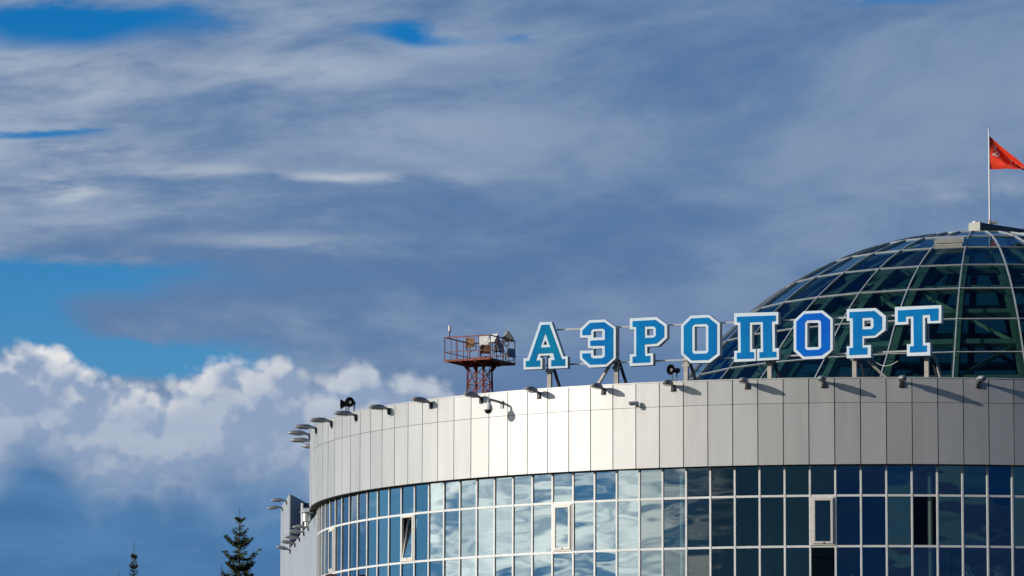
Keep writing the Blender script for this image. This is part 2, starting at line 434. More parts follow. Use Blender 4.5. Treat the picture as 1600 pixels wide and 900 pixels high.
# cladding band: flat cassettes with open joints, all the way round
b = MB(); gap = 0.018 / RF; NP = 153
for k in range(-46 - 60, 47):
    a0, a1 = TH0 + (k - 1) * DTH + gap, TH0 + k * DTH - gap
    if k == -106: a0 = TH0 + 46 * DTH - 2 * math.pi + gap
    for z0, z1 in ((ZB, ZJ - 0.008), (ZJ + 0.008, ZT - 0.03)):
        ja, jb, jc = (rnd.gauss(0, 0.0012) for _ in range(3))
        jt = rnd.gauss(0, 0.0015)
        p = [cyl(RF + ja - jt, a0, z0), cyl(RF + jb - jt, a1, z0), cyl(RF + jb + jt, a1, z1), cyl(RF + ja + jt, a0, z1)]
        q = [cyl(RF - 0.06, a0, z0), cyl(RF - 0.06, a1, z0), cyl(RF - 0.06, a1, z1), cyl(RF - 0.06, a0, z1)]
        i = len(b.v); b.v += [tuple(t) for t in p + q]
        for f in ((0, 1, 2, 3), (4, 5, 1, 0), (1, 5, 6, 2), (3, 2, 6, 7), (4, 0, 3, 7)):
            b.f.append(tuple(i + t for t in f)); b.m.append(0)
fascia = part(b, 'cladding_band', CLAD, 'keep')
b = MB()
NS = 180
def ringband(b, r0, z0, r1, z1, mi=0, n=NS):
    for j in range(n):
        a0, a1 = 2 * math.pi * j / n, 2 * math.pi * (j + 1) / n
        b.poly([cyl(r0, a0, z0), cyl(r0, a1, z0), cyl(r1, a1, z1), cyl(r1, a0, z1)], mi)
ringband(b, RF - 0.045, ZB + 0.02, RF - 0.045, ZT - 0.05)
ringband(b, RF - 0.50, ZT - 0.05, RF - 0.50, ZT - 0.95)
part(b, 'parapet_wall', BACK)
b = MB(); ringband(b, RF + 0.012, ZT - 0.03, RF + 0.012, ZT + 0.012, 0, 153 * 2); ringband(b, RF + 0.012, ZT + 0.012, RF - 0.52, ZT + 0.022, 0, 153 * 2)
part(b, 'parapet_cap', CLAD)
b = MB(); ringband(b, RF - 0.03, ZB + 0.01, RG - 0.6, ZB + 0.012); part(b, 'soffit', SOFFIT)
b = MB(); ringband(b, RF - 0.50, ZT - 0.95, 0.05, ZT - 0.9); part(b, 'roof_deck', ROOF)

# glazing: one pane per bay and row
TH_LO, TH_HI = -42, 8            # bays that can be seen
open_cells = {(-28, 1): 'tilted', (-19, 1): 'shut', (-8, 1): 'shut', (-36, 1): 'shut'}
dark_cells = {(-8, 2), (-4, 1)}
rows = [(ZB, ZT1), (ZT1, ZT2), (ZT2, ZT3)]
rest = MB()
def pane_poly(k, z0, z1, dr=0.0):
    t = rnd.gauss(0, 0.0030); s_ = rnd.gauss(0, 0.0025)
    return [cyl(RG - .03 + dr - t - s_, PH0 + (k) * DTH, z0), cyl(RG - .03 + dr - t + s_, PH0 + (k + 1) * DTH, z0),
            cyl(RG - .03 + dr + t + s_, PH0 + (k + 1) * DTH, z1), cyl(RG - .03 + dr + t - s_, PH0 + k * DTH, z1)]
nwin = 0
for k in range(TH_LO, TH_HI):
    for ri, (z1, z0) in enumerate(rows):
        if (k, ri) in open_cells: continue
        if k >= -29 and k <= 3:
            bb = MB(); bb.poly(pane_poly(k, z0, z1)); nwin += 1
            o = part(bb, 'window_pane', GLASSD if (k, ri) in dark_cells else GLASS, 'keep')
            if (k, ri) in dark_cells: o['label'] = 'near black clear window pane'
        else: rest.poly(pane_poly(k, z0, z1))
o = part(rest, 'window_pane', GLASS, 'keep'); o['kind'] = 'stuff'
# the storeys below and the far side, one part
b = MB()
for k in range(TH_LO, TH_HI):
    for z1, z0 in ((ZT3, 7.6), (7.6, 5.0), (5.0, 1.6), (1.6, GZ)): b.poly(pane_poly(k, z0, z1))
for k in range(TH_HI, TH_LO + 153):
    a1 = PH0 + (k + 1) * DTH if k < TH_LO + 152 else PH0 + TH_LO * DTH + 2 * math.pi
    b.poly([cyl(RG - .03, PH0 + k * DTH, GZ), cyl(RG - .03, a1, GZ), cyl(RG - .03, a1, ZB), cyl(RG - .03, PH0 + k * DTH, ZB)])
o = part(b, 'lower_window_pane', GLASS, 'keep'); o['kind'] = 'stuff'
# mullions and transoms
for k in range(TH_LO, TH_HI + 1):
    th = PH0 + k * DTH; b = MB()
    rad = Vector((math.sin(th), -math.cos(th), 0)); tan = Vector((math.cos(th), math.sin(th), 0))
    b.box(cyl(RG - .018, th, (ZB + GZ) / 2), (0.086, 0.055, ZB - GZ - .006), 0, tan, rad)
    b.box(cyl(RG + .0147, th, (ZB + GZ) / 2 - .01), (0.060, 0.011, ZB - GZ - .03), 0, tan, rad)
    part(b, 'mullion', ALU)
for z in (ZT1, ZT2, ZT3, 7.6, 5.0, 1.6):
    b = MB()
    for k in range(TH_LO, TH_HI):
        a0, a1 = PH0 + k * DTH + .00182, PH0 + (k + 1) * DTH - .00182
        b.hexa([cyl(RG + .006, a0, z - .042), cyl(RG + .006, a1, z - .042), cyl(RG - .045, a1, z - .042), cyl(RG - .045, a0, z - .042),
                cyl(RG + .006, a0, z + .042), cyl(RG + .006, a1, z + .042), cyl(RG - .045, a1, z + .042), cyl(RG - .045, a0, z + .042)])
    part(b, 'transom', ALU)
# opening lights
for (k, ri), st in open_cells.items():
    z1, z0 = rows[ri]; z1 -= .045; z0 += .045
    tm = PH0 + (k + .5) * DTH; w = RG * DTH - .094
    c = cyl(RG - .01, tm, (z0 + z1) / 2); H = z1 - z0
    rad = Vector((math.sin(tm), -math.cos(tm), 0)); tan = Vector((math.cos(tm), math.sin(tm), 0)); up = Vector((0, 0, 1))
    def P(u, d, v): return c + tan * u + rad * d + up * v
    fr = MB(); t = .085
    for sx in (-1, 1): fr.box(P(sx * (w / 2 - t / 2), .0, 0), (t, .11, H), 0, tan, rad)
    for sz in (-1, 1): fr.box(P(0, .0, sz * (H / 2 - t / 2)), (w - 2 * t, .11, t), 0, tan, rad)
    win = part(fr, 'opening_window', PVC)
    win['label'] = {'tilted': 'window tilted open inwards'}.get(st, 'shut opening window in a cream frame')
    ang = -R(9.5) if st == 'tilted' else 0.0
    w2, h2, s_ = w - 2 * t + .05, H - 2 * t + .05, .085
    piv = P(0, .035 if not ang else .0, -h2 / 2)
    ru = (up * math.cos(ang) + rad * math.sin(ang)); rd = (rad * math.cos(ang) - up * math.sin(ang))
    def Q(u, d, v): return piv + tan * u + rd * d + ru * (v + h2 / 2)
    sa = MB()
    for sx in (-1, 1): sa.box(Q(sx * (w2 / 2 - s_ / 2), .03, 0), (s_, .06, h2), 0, tan, rd, ru)
    for sz in (-1, 1): sa.box(Q(0, .03, sz * (h2 / 2 - s_ / 2)), (w2 - 2 * s_, .06, s_), 0, tan, rd, ru)
    o = sa.build('sash', PVC); o.parent = win
    gp = MB(); gp.poly([Q(-w2 / 2 + s_, .03, -h2 / 2 + s_), Q(w2 / 2 - s_, .03, -h2 / 2 + s_), Q(w2 / 2 - s_, .03, h2 / 2 - s_), Q(-w2 / 2 + s_, .03, h2 / 2 - s_)])
    o = gp.build('pane', GLASS, win, 'keep')
    hd = MB(); hd.box(Q(0.02, .075, -h2 / 2 + s_ / 2), (.05, .03, .05), 0, tan, rd, ru); o = hd.build('handle', STONE, win)
# inside: floor, ceiling, core, columns
b = MB(); ringband(b, RG - .15, ZT3 - .1, 0.1, ZT3 - .1); ringband(b, RG - .15, ZT3 - .1, RG - .15, ZT3 - .5)
part(b, 'interior_floor', FLOORM)
b = MB(); ringband(b, RG - .25, ZB - .25, 0.1, ZB - .25); part(b, 'interior_ceiling', INNER)
b = MB(); ringband(b, RG - 4.5, ZT3 - .1, RG - 4.5, ZB - .25); part(b, 'interior_wall', INNER)
for k in (-33.26, -23.26, -13.26, -3.26, 6.74):
    b = MB(); b.lathe([(0, .10), (ZB - ZT3 - .2, .10)], cyl(RG - .27, PH0 + k * DTH, ZT3 - .05), n=20)
    part(b, 'interior_column', COLM, True)
    b = MB(); b.lathe([(0, .13), (ZB - ZT3 - .2, .13)], cyl(RG - 1.5, PH0 + (k + .95) * DTH, ZT3 - .05), n=20)
    part(b, 'interior_column', INNER, True)

# ---------------------------------------------------------------- glass dome on the roof
DX, DY, DZ, DR = 20.723, 200.44, 11.942, 16.14
ELS = [0.621, 0.744, 0.879, 1.008, 1.140, 1.273]
DPH, DDP = -0.177, 2 * math.pi / 29
def sph(r, el, az):
    if el < 0.621: r *= 1 + 0.17 * (0.621 - el)              # the skirt spreads a little
    return Vector((DX + r * math.cos(el) * math.sin(az), DY - r * math.cos(el) * math.cos(az), DZ + r * math.sin(el)))
dome = empty('glass_dome', (DX, DY, ZT - .9)); dome.parent = term
dome.matrix_parent_inverse = Matrix.Translation(term.location).inverted()
DB = Matrix.Translation(dome.location).inverted()
def dpart(b, name, mats, smooth=False):
    o = b.build(name, mats, None, smooth); o.parent = dome; o.matrix_parent_inverse = DB; return o
EB = math.asin((ZT - .9 - DZ) / DR)
levels = [EB, 0.507] + ELS + [1.40]
b = MB()
for j in range(29):
    for e0, e1 in zip(levels[:-1], levels[1:]):
        if j == 0 and False: continue
        a0, a1 = DPH + (j - 1) * DDP, DPH + j * DDP
        t = [rnd.gauss(0, .004) for _ in range(4)]
        b.poly([sph(DR - .03 + t[0], e0, a0), sph(DR - .03 + t[1], e0, a1), sph(DR - .03 + t[2], e1, a1), sph(DR - .03 + t[3], e1, a0)], 1 if 6 <= j <= 20 else 0)  # right and rear panes take the darkened copy
    b.poly([sph(DR - .03, 1.40, DPH + (j - 1) * DDP), sph(DR - .03, 1.40, DPH + j * DDP), sph(DR - .03, math.pi / 2, 0)])
dpart(b, 'dome_glazing', [DOMEG, DOMEB], 'keep')
for j in range(29):
    az = DPH + j * DDP; b = MB(); t = Vector((math.cos(az), math.sin(az), 0)); N_ = 18
    for q in range(N_):
        e0, e1 = EB + (1.40 - EB) * q / N_, EB + (1.40 - EB) * (q + 1) / N_
        for w, r0, r1 in ((.025, DR - .05, DR + .03),):
            b.hexa([sph(r0, e0, az) - t * w, sph(r0, e0, az) + t * w, sph(r1, e0, az) + t * w, sph(r1, e0, az) - t * w,
                    sph(r0, e1, az) - t * w, sph(r0, e1, az) + t * w, sph(r1, e1, az) + t * w, sph(r1, e1, az) - t * w], 0,
                   (2, 3, 4, 5) if 0 < q < N_ - 1 else (0, 1, 2, 3, 4, 5))
    dpart(b, 'glazing_rib', ALUG)
for e in levels[1:]:
    b = MB(); w = .021 / DR
    for j in range(29):
        a0, a1 = DPH + (j - 1) * DDP + .0022, DPH + j * DDP - .0022
        r0, r1 = DR - .045, DR + .022
        b.hexa([sph(r0, e - w, a0), sph(r0, e - w, a1), sph(r1, e - w, a1), sph(r1, e - w, a0),
                sph(r0, e + w, a0), sph(r0, e + w, a1), sph(r1, e + w, a1), sph(r1, e + w, a0)])
    dpart(b, 'glazing_ring', ALUG)
# steel inside: deep green ribs, rings and braces
RI = DR - .75
for j in range(29):
    az = DPH + j * DDP; b = MB(); t = Vector((math.cos(az), math.sin(az), 0)); N_ = 14
    for q in range(N_):
        e0, e1 = EB + (1.33 - EB) * q / N_, EB + (1.33 - EB) * (q + 1) / N_
        for (w, r0, r1) in ((.15, RI + .20, RI + .26), (.15, RI - .26, RI - .20), (.02, RI - .20, RI + .20)):
            b.hexa([sph(r0, e0, az) - t * w, sph(r0, e0, az) + t * w, sph(r1, e0, az) + t * w, sph(r1, e0, az) - t * w,
                    sph(r0, e1, az) - t * w, sph(r0, e1, az) + t * w, sph(r1, e1, az) + t * w, sph(r1, e1, az) - t * w])
    dpart(b, 'steel_arch', STEELG)
for e in (0.56, 0.70, 0.83, 0.955, 1.09, 1.33):
    b = MB(); w = .15 / DR
    for j in range(29):
        a0, a1 = DPH + (j - 1) * DDP + .012, DPH + j * DDP - .012
        r0, r1 = RI - .14, RI + .12
        b.hexa([sph(r0, e - w, a0), sph(r0, e - w, a1), sph(r1, e - w, a1), sph(r1, e - w, a0),
                sph(r0, e + w, a0), sph(r0, e + w, a1), sph(r1, e + w, a1), sph(r1, e + w, a0)])
    dpart(b, 'steel_ring', STEELG)
for j in range(29):
    b = MB(); rings = (EB + .02, 0.56, 0.70, 0.83, 0.955, 1.09)
    for q, (e0, e1) in enumerate(zip(rings[:-1], rings[1:])):
        if (j + q) % 3 == 0 or (j * 7 + q * 3) % 5 == 0:
            a0, a1 = DPH + (j - 1) * DDP, DPH + j * DDP
            if (j + q) % 2: a0, a1 = a1, a0
            b.bar(sph(RI - .05, e0, a0), sph(RI - .05, e1, a1), .16, .16)
    if b.v: dpart(b, 'steel_brace', STEELG)
# lantern: a smooth dark cap inside the top ring and the raised vent hatch
az0, az1 = DPH - DDP, DPH
b = MB()
e0, e1 = 1.146, 1.185
for lo, hi, ra, rb in ((1.150, 1.215, .16, .30), ):
    b.hexa([sph(DR + ra, lo, az0 + .012), sph(DR + ra, lo, az1 - .012), sph(DR + ra - .03, hi, az1 - .012), sph(DR + ra - .03, hi, az0 + .012),
            sph(DR + rb, lo, az0 + .012), sph(DR + rb, lo, az1 - .012), sph(DR + rb - .1, hi, az1 - .012), sph(DR + rb - .1, hi, az0 + .012)])
b.hexa([sph(DR - .03, 1.141, az0 + .02), sph(DR - .03, 1.141, az1 - .02), sph(DR - .03, 1.160, az1 - .02), sph(DR - .03, 1.160, az0 + .02),
        sph(DR + .12, 1.141, az0 + .02), sph(DR + .12, 1.141, az1 - .02), sph(DR + .12, 1.160, az1 - .02), sph(DR + .12, 1.160, az0 + .02)])
dpart(b, 'vent_hatch', STONE)

# ---------------------------------------------------------------- girder on the dome and flagpole with flag
gd = Vector((0.72, 0.69, 0)); g0 = Vector((DX - .05, DY + .1, 0))
b = MB(); sx = Vector((gd.y, -gd.x, 0)).normalized(); gd.normalize()
zb = DZ + DR + .10
b.box(g0 + gd * 4.6 + Vector((0, 0, zb + .22)), (.62, 9.2, .40), 0, sx, gd)
girder = b.build('roof_girder', GIRD)
tag(girder, 'dark grey box girder lying across the top of the glass dome', 'girder')
b = MB(); b.box(g0 - gd * .03 + Vector((0, 0, zb + .22)), (.66, .10, .46), 0, sx, gd); b.build('end_plate', STONE, girder)
b = MB()
for q in (2.2, 6.6):
    b.box(g0 + gd * q + Vector((0, 0, zb - .3)), (.16, .16, .62 + q * .12), 0, sx, gd)
b.build('leg', GIRD, girder)
b = MB(); b.lathe([(0, .13), (.05, .12), (.09, .07), (.10, 0)], g0 + gd * .12 + Vector((-.1, 0, zb + .44)), n=14); b.build('beacon_cap', WHITE, girder, True)

fp = Vector((21.36, 200.95, zb + .42))
pole = empty('flagpole', fp); tag(pole, 'slim white flagpole standing on the dome girder', 'flagpole')
b = MB(); b.lathe([(0, .13), (.05, .13), (.10, .075), (.22, .05)], (0, 0, 0), n=14); b.box((.16, 0, .10), (.35, .10, .12)); b.build('base', STONE, pole, True)
PH = 32.86 - fp.z
b = MB(); b.tube([(0, 0, .1), (0, 0, PH * .5), (0, 0, PH)], [.042, .036, .026], 12); b.build('pole', WHITE, pole, True)
b = MB(); b.lathe([(0, .0), (.02, .04), (.06, .045), (.16, .0)], (0, 0, PH), n=10); b.build('finial', ALUG, pole, True)

FL, FH = 2.3, 1.50; ftop = 32.62
def flag_pt(s, t):
    """s along the fly, t down the hoist; the fly end has sunk and folded"""
    L = s * FL
    zt = -1.02 * max(0, L) ** 1.02 * .92
    zb_ = -FH - .055 * L - .015 * math.sin(L * 7)
    sag = t ** (1.0 + .35 * s)
    zz = zt * (1 - sag) + zb_ * sag
    if zt < zb_: zz = zb_ + (zz - zb_) * .3
    y = (.10 + .20 * min(L, 1.4)) * math.sin(4.6 * (t - .55 * L) * 1.25 + 1.2 + L * 1.2) * (.25 + .75 * min(1, L * 1.6)) - .10 * L
    return Vector((.03 + L * .99, y, zz))
flag = empty('flag', (fp.x, fp.y, ftop)); tag(flag, 'red banner with white emblem and lettering flying from the flagpole', 'flag')
b = MB(); nu, nv = 44, 26
for i in range(nu + 1):
    for j in range(nv + 1): b.v.append(tuple(flag_pt(i / nu, j / nv)))
for i in range(nu):
    for j in range(nv):
        a = i * (nv + 1) + j; b.f.append((a, a + nv + 1, a + nv + 2, a + 1)); b.m.append(0)
cl = b.build('cloth', FLAGM, flag, True)
def flag_strokes(strokes, w, b):
    for st in strokes:
        for (s0, t0), (s1, t1) in zip(st[:-1], st[1:]):
            n = 3; d = Vector((s1 - s0, (t1 - t0) * FH / FL)); d.normalize(); pu, pv = -d.y * w / FL, d.x * w / FH
            for q in range(n):
                u0, v0 = s0 + (s1 - s0) * q / n, t0 + (t1 - t0) * q / n
                u1, v1 = s0 + (s1 - s0) * (q + 1) / n, t0 + (t1 - t0) * (q + 1) / n
                for off in (-.012, .012):
                    b.poly([flag_pt(u, v) + Vector((0, off, 0)) for u, v in ((u0 - pu, v0 - pv), (u1 - pu, v1 - pv), (u1 + pu, v1 + pv), (u0 + pu, v0 + pv))])
def circ(cs, ct, r, a0, a1, n=10): return [(cs + r / FL * math.cos(R(a0 + (a1 - a0) * i / n)), ct + r / FH * math.sin(R(a0 + (a1 - a0) * i / n))) for i in range(n + 1)]
b = MB()
sc, tcn = .115, .43
flag_strokes([circ(sc, tcn, .16, -120, 130), [(sc - .075, tcn + .13), (sc + .06, tcn - .07)], [(sc + .01, tcn - .115), (sc + .085, tcn - .02)],
              [(sc - .02, tcn - .22), (sc + .02, tcn - .22), (sc - .012, tcn - .17), (sc, tcn - .25), (sc + .012, tcn - .17), (sc - .02, tcn - .22)]], .024, b)
b.build('emblem', FMARK, flag)
# the lettering, line by line, as pen strokes of block capitals on a 2 x 4 grid
PEN = {'1': [[(0, 1), (1, 0), (1, 4)]], '5': [[(2, 0), (0, 0), (0, 2), (2, 2), (2, 4), (0, 4)]], '0': [[(0, 0), (2, 0), (2, 4), (0, 4), (0, 0)]],
       'С': [[(2, 0), (0, 0), (0, 4), (2, 4)]], 'Т': [[(0, 0), (2, 0)], [(1, 0), (1, 4)]], 'Р': [[(0, 4), (0, 0), (2, 0), (2, 2), (0, 2)]],
       'И': [[(0, 0), (0, 4), (2, 0), (2, 4)]], 'Д': [[(0, 4), (0, 3.2), (2, 3.2), (2, 4)], [(.4, 3.2), (1, 0), (1.7, 3.2)]], 'В': [[(0, 0), (2, 1), (0, 2), (2, 3), (0, 4), (0, 0)]],
       '7': [[(0, 0), (2, 0), (.6, 4)]], '9': [[(2, 2), (0, 2), (0, 0), (2, 0), (2, 4), (0, 4)]], 'К': [[(0, 0), (0, 4)], [(2, 0), (0, 2), (2, 4)]], '.': [[(.8, 3.6), (1.2, 4)]], ' ': []}
b = MB()
for li, (txt, s0, t0, h) in enumerate((('150 СТР.', .30, .30, .17), ('ДИВ.', .40, .52, .17), ('79 С.К.', .36, .74, .15))):
    for ci, ch in enumerate(txt):
        flag_strokes([[(s0 + (ci * 2.9 + x) * h / 4 / FL, t0 + y * h / 4 / FH) for x, y in st] for st in PEN[ch]], .011, b)
b.build('lettering', FMARK, flag)

# ---------------------------------------------------------------- rooftop sign: АЭРОПОРТ
GLYPHS = {
 'A':([(-0.323, 21.958), (0.181, 21.945), (0.699, 20.521), (0.882, 20.514), (0.883, 20.044), (0.053, 20.048), (0.052, 20.481), (0.152, 20.485), (0.104, 20.585), (-0.268, 20.587), (-0.319, 20.503), (-0.215, 20.491), (-0.214, 20.043), (-1.027, 20.047), (-1.028, 20.503), (-0.86, 20.508)],
  [[(-0.089, 21.221), (0.003, 21.029), (-0.169, 21.021)]],
  [(-0.25, 21.842), (0.078, 21.844), (0.631, 20.414), (0.771, 20.417), (0.771, 20.135), (0.173, 20.138), (0.172, 20.383), (0.32, 20.396), (0.256, 20.673), (-0.4, 20.668), (-0.487, 20.396), (-0.307, 20.401), (-0.307, 20.144), (-0.927, 20.148), (-0.928, 20.394), (-0.776, 20.399)],
  [[(-0.09, 21.504), (0.131, 20.922), (-0.296, 20.92)]]),
 'E':([(1.803, 21.948), (2.489, 21.95), (2.944, 21.62), (2.944, 20.354), (2.557, 20.032), (1.805, 20.022), (1.407, 20.385), (1.407, 20.723), (1.975, 20.717), (1.975, 20.803), (1.752, 20.819), (1.752, 21.236), (1.418, 21.249), (1.418, 21.613)],
  [[(1.99, 21.486), (2.371, 21.482), (2.371, 21.23), (1.99, 21.234)], [(1.99, 20.784), (2.371, 20.784), (2.371, 20.499), (1.991, 20.499)]],
  [(1.843, 21.841), (2.458, 21.846), (2.834, 21.576), (2.834, 20.384), (2.518, 20.134), (1.844, 20.14), (1.514, 20.426), (1.514, 20.607), (1.864, 20.608), (1.876, 20.465), (1.975, 20.39), (2.371, 20.387), (2.478, 20.465), (2.478, 20.889), (1.856, 20.901), (1.855, 21.119), (2.478, 21.121), (2.478, 21.515), (2.386, 21.586), (1.962, 21.581), (1.875, 21.52), (1.875, 21.351), (1.514, 21.347), (1.513, 21.546)],
  []),
 'R':([(3.545, 21.954), (4.689, 21.964), (5.132, 21.64), (5.132, 21.102), (4.764, 20.787), (4.286, 20.777), (4.286, 20.503), (4.539, 20.502), (4.539, 20.032), (3.544, 20.02), (3.544, 20.491), (3.726, 20.496), (3.727, 21.503), (3.544, 21.511)],
  [[(4.278, 21.489), (4.553, 21.487), (4.553, 21.229), (4.278, 21.228)]],
  [(3.663, 21.837), (4.647, 21.849), (5.006, 21.581), (5.005, 21.139), (4.679, 20.89), (4.172, 20.87), (4.18, 20.407), (4.412, 20.406), (4.412, 20.137), (3.663, 20.136), (3.663, 20.398), (3.82, 20.4), (3.82, 21.588), (3.663, 21.603)],
  [[(4.181, 21.594), (4.562, 21.591), (4.655, 21.495), (4.654, 21.213), (4.561, 21.136), (4.18, 21.139)]]),
 'O':([(6.123, 21.958), (6.921, 21.957), (7.36, 21.607), (7.356, 20.327), (6.937, 20.031), (6.119, 20.045), (5.72, 20.429), (5.723, 21.593)],
  [[(6.299, 21.509), (6.773, 21.49), (6.771, 20.521), (6.297, 20.527)]],
  [(6.165, 21.848), (6.879, 21.851), (7.234, 21.564), (7.231, 20.392), (6.874, 20.145), (6.161, 20.152), (5.834, 20.445), (5.836, 21.548)],
  [[(6.291, 21.602), (6.794, 21.598), (6.878, 21.506), (6.875, 20.485), (6.791, 20.408), (6.267, 20.416), (6.183, 20.5), (6.185, 21.514)]]),
 'P':([(7.962, 21.98), (9.806, 21.956), (9.803, 21.466), (9.654, 21.472), (9.662, 20.504), (9.828, 20.509), (9.826, 20.052), (8.909, 20.035), (8.911, 20.513), (9.073, 20.518), (9.065, 21.488), (8.711, 21.49), (8.707, 20.513), (8.869, 20.51), (8.867, 20.032), (7.956, 20.022), (7.957, 20.461), (8.124, 20.475), (8.119, 21.494), (7.961, 21.508)],
  [],
  [(8.075, 21.835), (9.697, 21.821), (9.696, 21.59), (9.53, 21.584), (9.545, 20.373), (9.715, 20.375), (9.714, 20.148), (9.009, 20.142), (9.01, 20.377), (9.172, 20.375), (9.161, 21.583), (8.607, 21.586), (8.603, 20.397), (8.781, 20.39), (8.78, 20.131), (8.069, 20.138), (8.069, 20.389), (8.24, 20.391), (8.22, 21.609), (8.074, 21.615)],
  []),
 'O2':([(10.861, 21.94), (11.652, 21.939), (12.061, 21.593), (12.053, 20.345), (11.681, 20.022), (10.838, 20.022), (10.439, 20.367), (10.445, 21.579)],
  [[(11.011, 21.469), (11.464, 21.459), (11.466, 20.486), (11.005, 20.492)]],
  [(10.889, 21.832), (11.59, 21.843), (11.946, 21.558), (11.938, 20.369), (11.579, 20.145), (10.859, 20.133), (10.551, 20.422), (10.557, 21.535)],
  [[(10.991, 21.569), (11.493, 21.569), (11.579, 21.486), (11.581, 20.47), (11.478, 20.387), (10.976, 20.386), (10.894, 20.469), (10.908, 21.493)]]),
 'R2':([(12.642, 21.952), (13.834, 21.945), (14.238, 21.623), (14.233, 21.052), (13.825, 20.772), (13.344, 20.761), (13.342, 20.482), (13.626, 20.492), (13.623, 19.989), (12.629, 19.992), (12.632, 20.471), (12.764, 20.474), (12.77, 21.479), (12.639, 21.485)],
  [[(13.362, 21.468), (13.625, 21.466), (13.623, 21.225), (13.36, 21.222)]],
  [(12.747, 21.833), (13.789, 21.832), (14.085, 21.566), (14.081, 21.1), (13.782, 20.858), (13.266, 20.849), (13.263, 20.392), (13.473, 20.396), (13.471, 20.121), (12.735, 20.115), (12.737, 20.391), (12.895, 20.406), (12.89, 21.572), (12.745, 21.591)],
  [[(13.271, 21.569), (13.665, 21.574), (13.743, 21.495), (13.741, 21.199), (13.662, 21.117), (13.268, 21.12)]]),
 'T':([(14.62, 21.954), (16.509, 21.952), (16.502, 21.244), (15.94, 21.25), (15.933, 21.478), (15.842, 21.473), (15.833, 20.483), (16.041, 20.487), (16.036, 19.982), (15.091, 19.993), (15.095, 20.461), (15.26, 20.463), (15.269, 21.463), (15.16, 21.467), (15.158, 21.248), (14.614, 21.248)],
  [],
  [(14.736, 21.814), (16.387, 21.83), (16.382, 21.346), (16.057, 21.338), (16.042, 21.592), (15.726, 21.583), (15.728, 20.381), (15.901, 20.383), (15.899, 20.131), (15.214, 20.127), (15.216, 20.372), (15.377, 20.374), (15.369, 21.556), (15.052, 21.556), (15.05, 21.357), (14.733, 21.349)],
  []),
}
SA = Vector((1.4341, 182.6, 0)); SD = Vector((0.93345, -0.35870, 0)); SN = Vector((-0.35870, -0.93345, 0))   # along the sign, out of its face
def sg(s, d, z): return SA + SD * s + SN * d + Vector((0, 0, z))
sign = empty('rooftop_letter_sign', SA + SD * 7.8 + Vector((0, 0, ZT - .9)))
tag(sign, 'large blue letters with white borders spelling АЭРОПОРТ on roof posts', 'sign')
def tess(outer, holes):
    from mathutils.geometry import tessellate_polygon
    loops = [[Vector((a, c, 0)) for a, c in l] for l in [outer] + holes]
    return [p for l in loops for p in l], tessellate_polygon(loops)
def plate(b, outer, holes, d, mi, back=False):
    vs_, tri = tess(outer, holes); i = len(b.v)
    b.v += [tuple(sg(p.x, d, p.y)) for p in vs_]
    for t in tri:
        p0, p1, p2 = (vs_[q] for q in t)
        ccw = (p1 - p0).cross(p2 - p0).z > 0
        t = tuple(t) if ccw != back else tuple(reversed(t))
        b.f.append(tuple(i + q for q in t)); b.m.append(mi)
def wallr(b, loop, d0, d1, mi):
    n = len(loop)
    for q in range(n):
        (s0, z0), (s1, z1) = loop[q], loop[(q + 1) % n]
        b.poly([sg(s0, d0, z0), sg(s1, d0, z1), sg(s1, d1, z1), sg(s0, d1, z0)], mi)
chars = dict(A='А', E='Э', R='Р', O='О', P='П', O2='О', R2='Р', T='Т')
for key, (outer, holes, blue, bholes) in GLYPHS.items():
    b = MB()
    plate(b, outer, holes, 0.0, 0); plate(b, outer, holes, -.30, 1, True)
    for l in [outer] + holes: wallr(b, l, 0.0, -.30, 1)
    o = rel(b.build('letter', [FACE, SIDE], None, 'keep'), sign)
    o['label'] = 'blue and white letter ' + chars[key] + (', deeper royal blue' if key == 'O2' else ', greener top' if key == 'A' else '')
    b = MB(); plate(b, blue, bholes, .014, 0)
    for l in [blue] + bholes: wallr(b, l, .014, .001, 0)
    f = b.build('blue_inlay', {'A': BLUE_A, 'O2': BLUE_C}.get(key, BLUE_B), None, 'keep'); f.parent = o
    b = MB()
    def inset(l, k): return l
    # standing metal rim round the edge of the case
    for l in [outer] + holes: wallr(b, l, .004, -.02, 0)
    del b
# rails behind the letters
for z, s0, s1 in ((21.66, .3, 15.6), (20.23, -.2, 15.3)):
    b = MB(); b.bar(sg(s0, -.36, z), sg(s1, -.36, z), .034, .062)
    rel(b.build('rail', ALUG), sign)
ZR = ZT - .93
for s in (-.08, 2.806, 5.77, 9.288, 12.81, 15.76):
    b = MB(); b.box(sg(s, -.50, (ZR + 21.72) / 2), (.17, .17, 21.72 - ZR), 0, SD, SN)
    b.box(sg(s, -.50, 20.02), (.30, .19, .12), 0, SD, SN)
    rel(b.build('post', POST), sign)
    b = MB(); b.bar(sg(s + .06, -.6, 20.35), sg(s + .42, -1.9, ZR), .09, .09); rel(b.build('brace', DARKST), sign)
for s0, z0, s1, z1, d in ((2.5, 20.1, 1.25, 18.4, -.45), (13.3, 19.95, 14.35, 18.9, -.6), (15.95, 20.1, 16.25, 18.8, -.9)):
    b = MB(); b.bar(sg(s0, d, z0), sg(s1, d - .3, z1), .10, .10); rel(b.build('brace', POST), sign)
for s, dz in ((5.9, 0), (13.55, .05)):                       # slack cables hanging under the letters
    pts = [sg(s + .06 * q * 2.2, -.4, 20.0 - dz - .22 * math.sin(math.pi * q / 8) - .012 * q) for q in range(9)]
    b = MB(); b.tube(pts, .012, 6); rel(b.build('cable', BLACK if s < 10 else WHITE), sign)

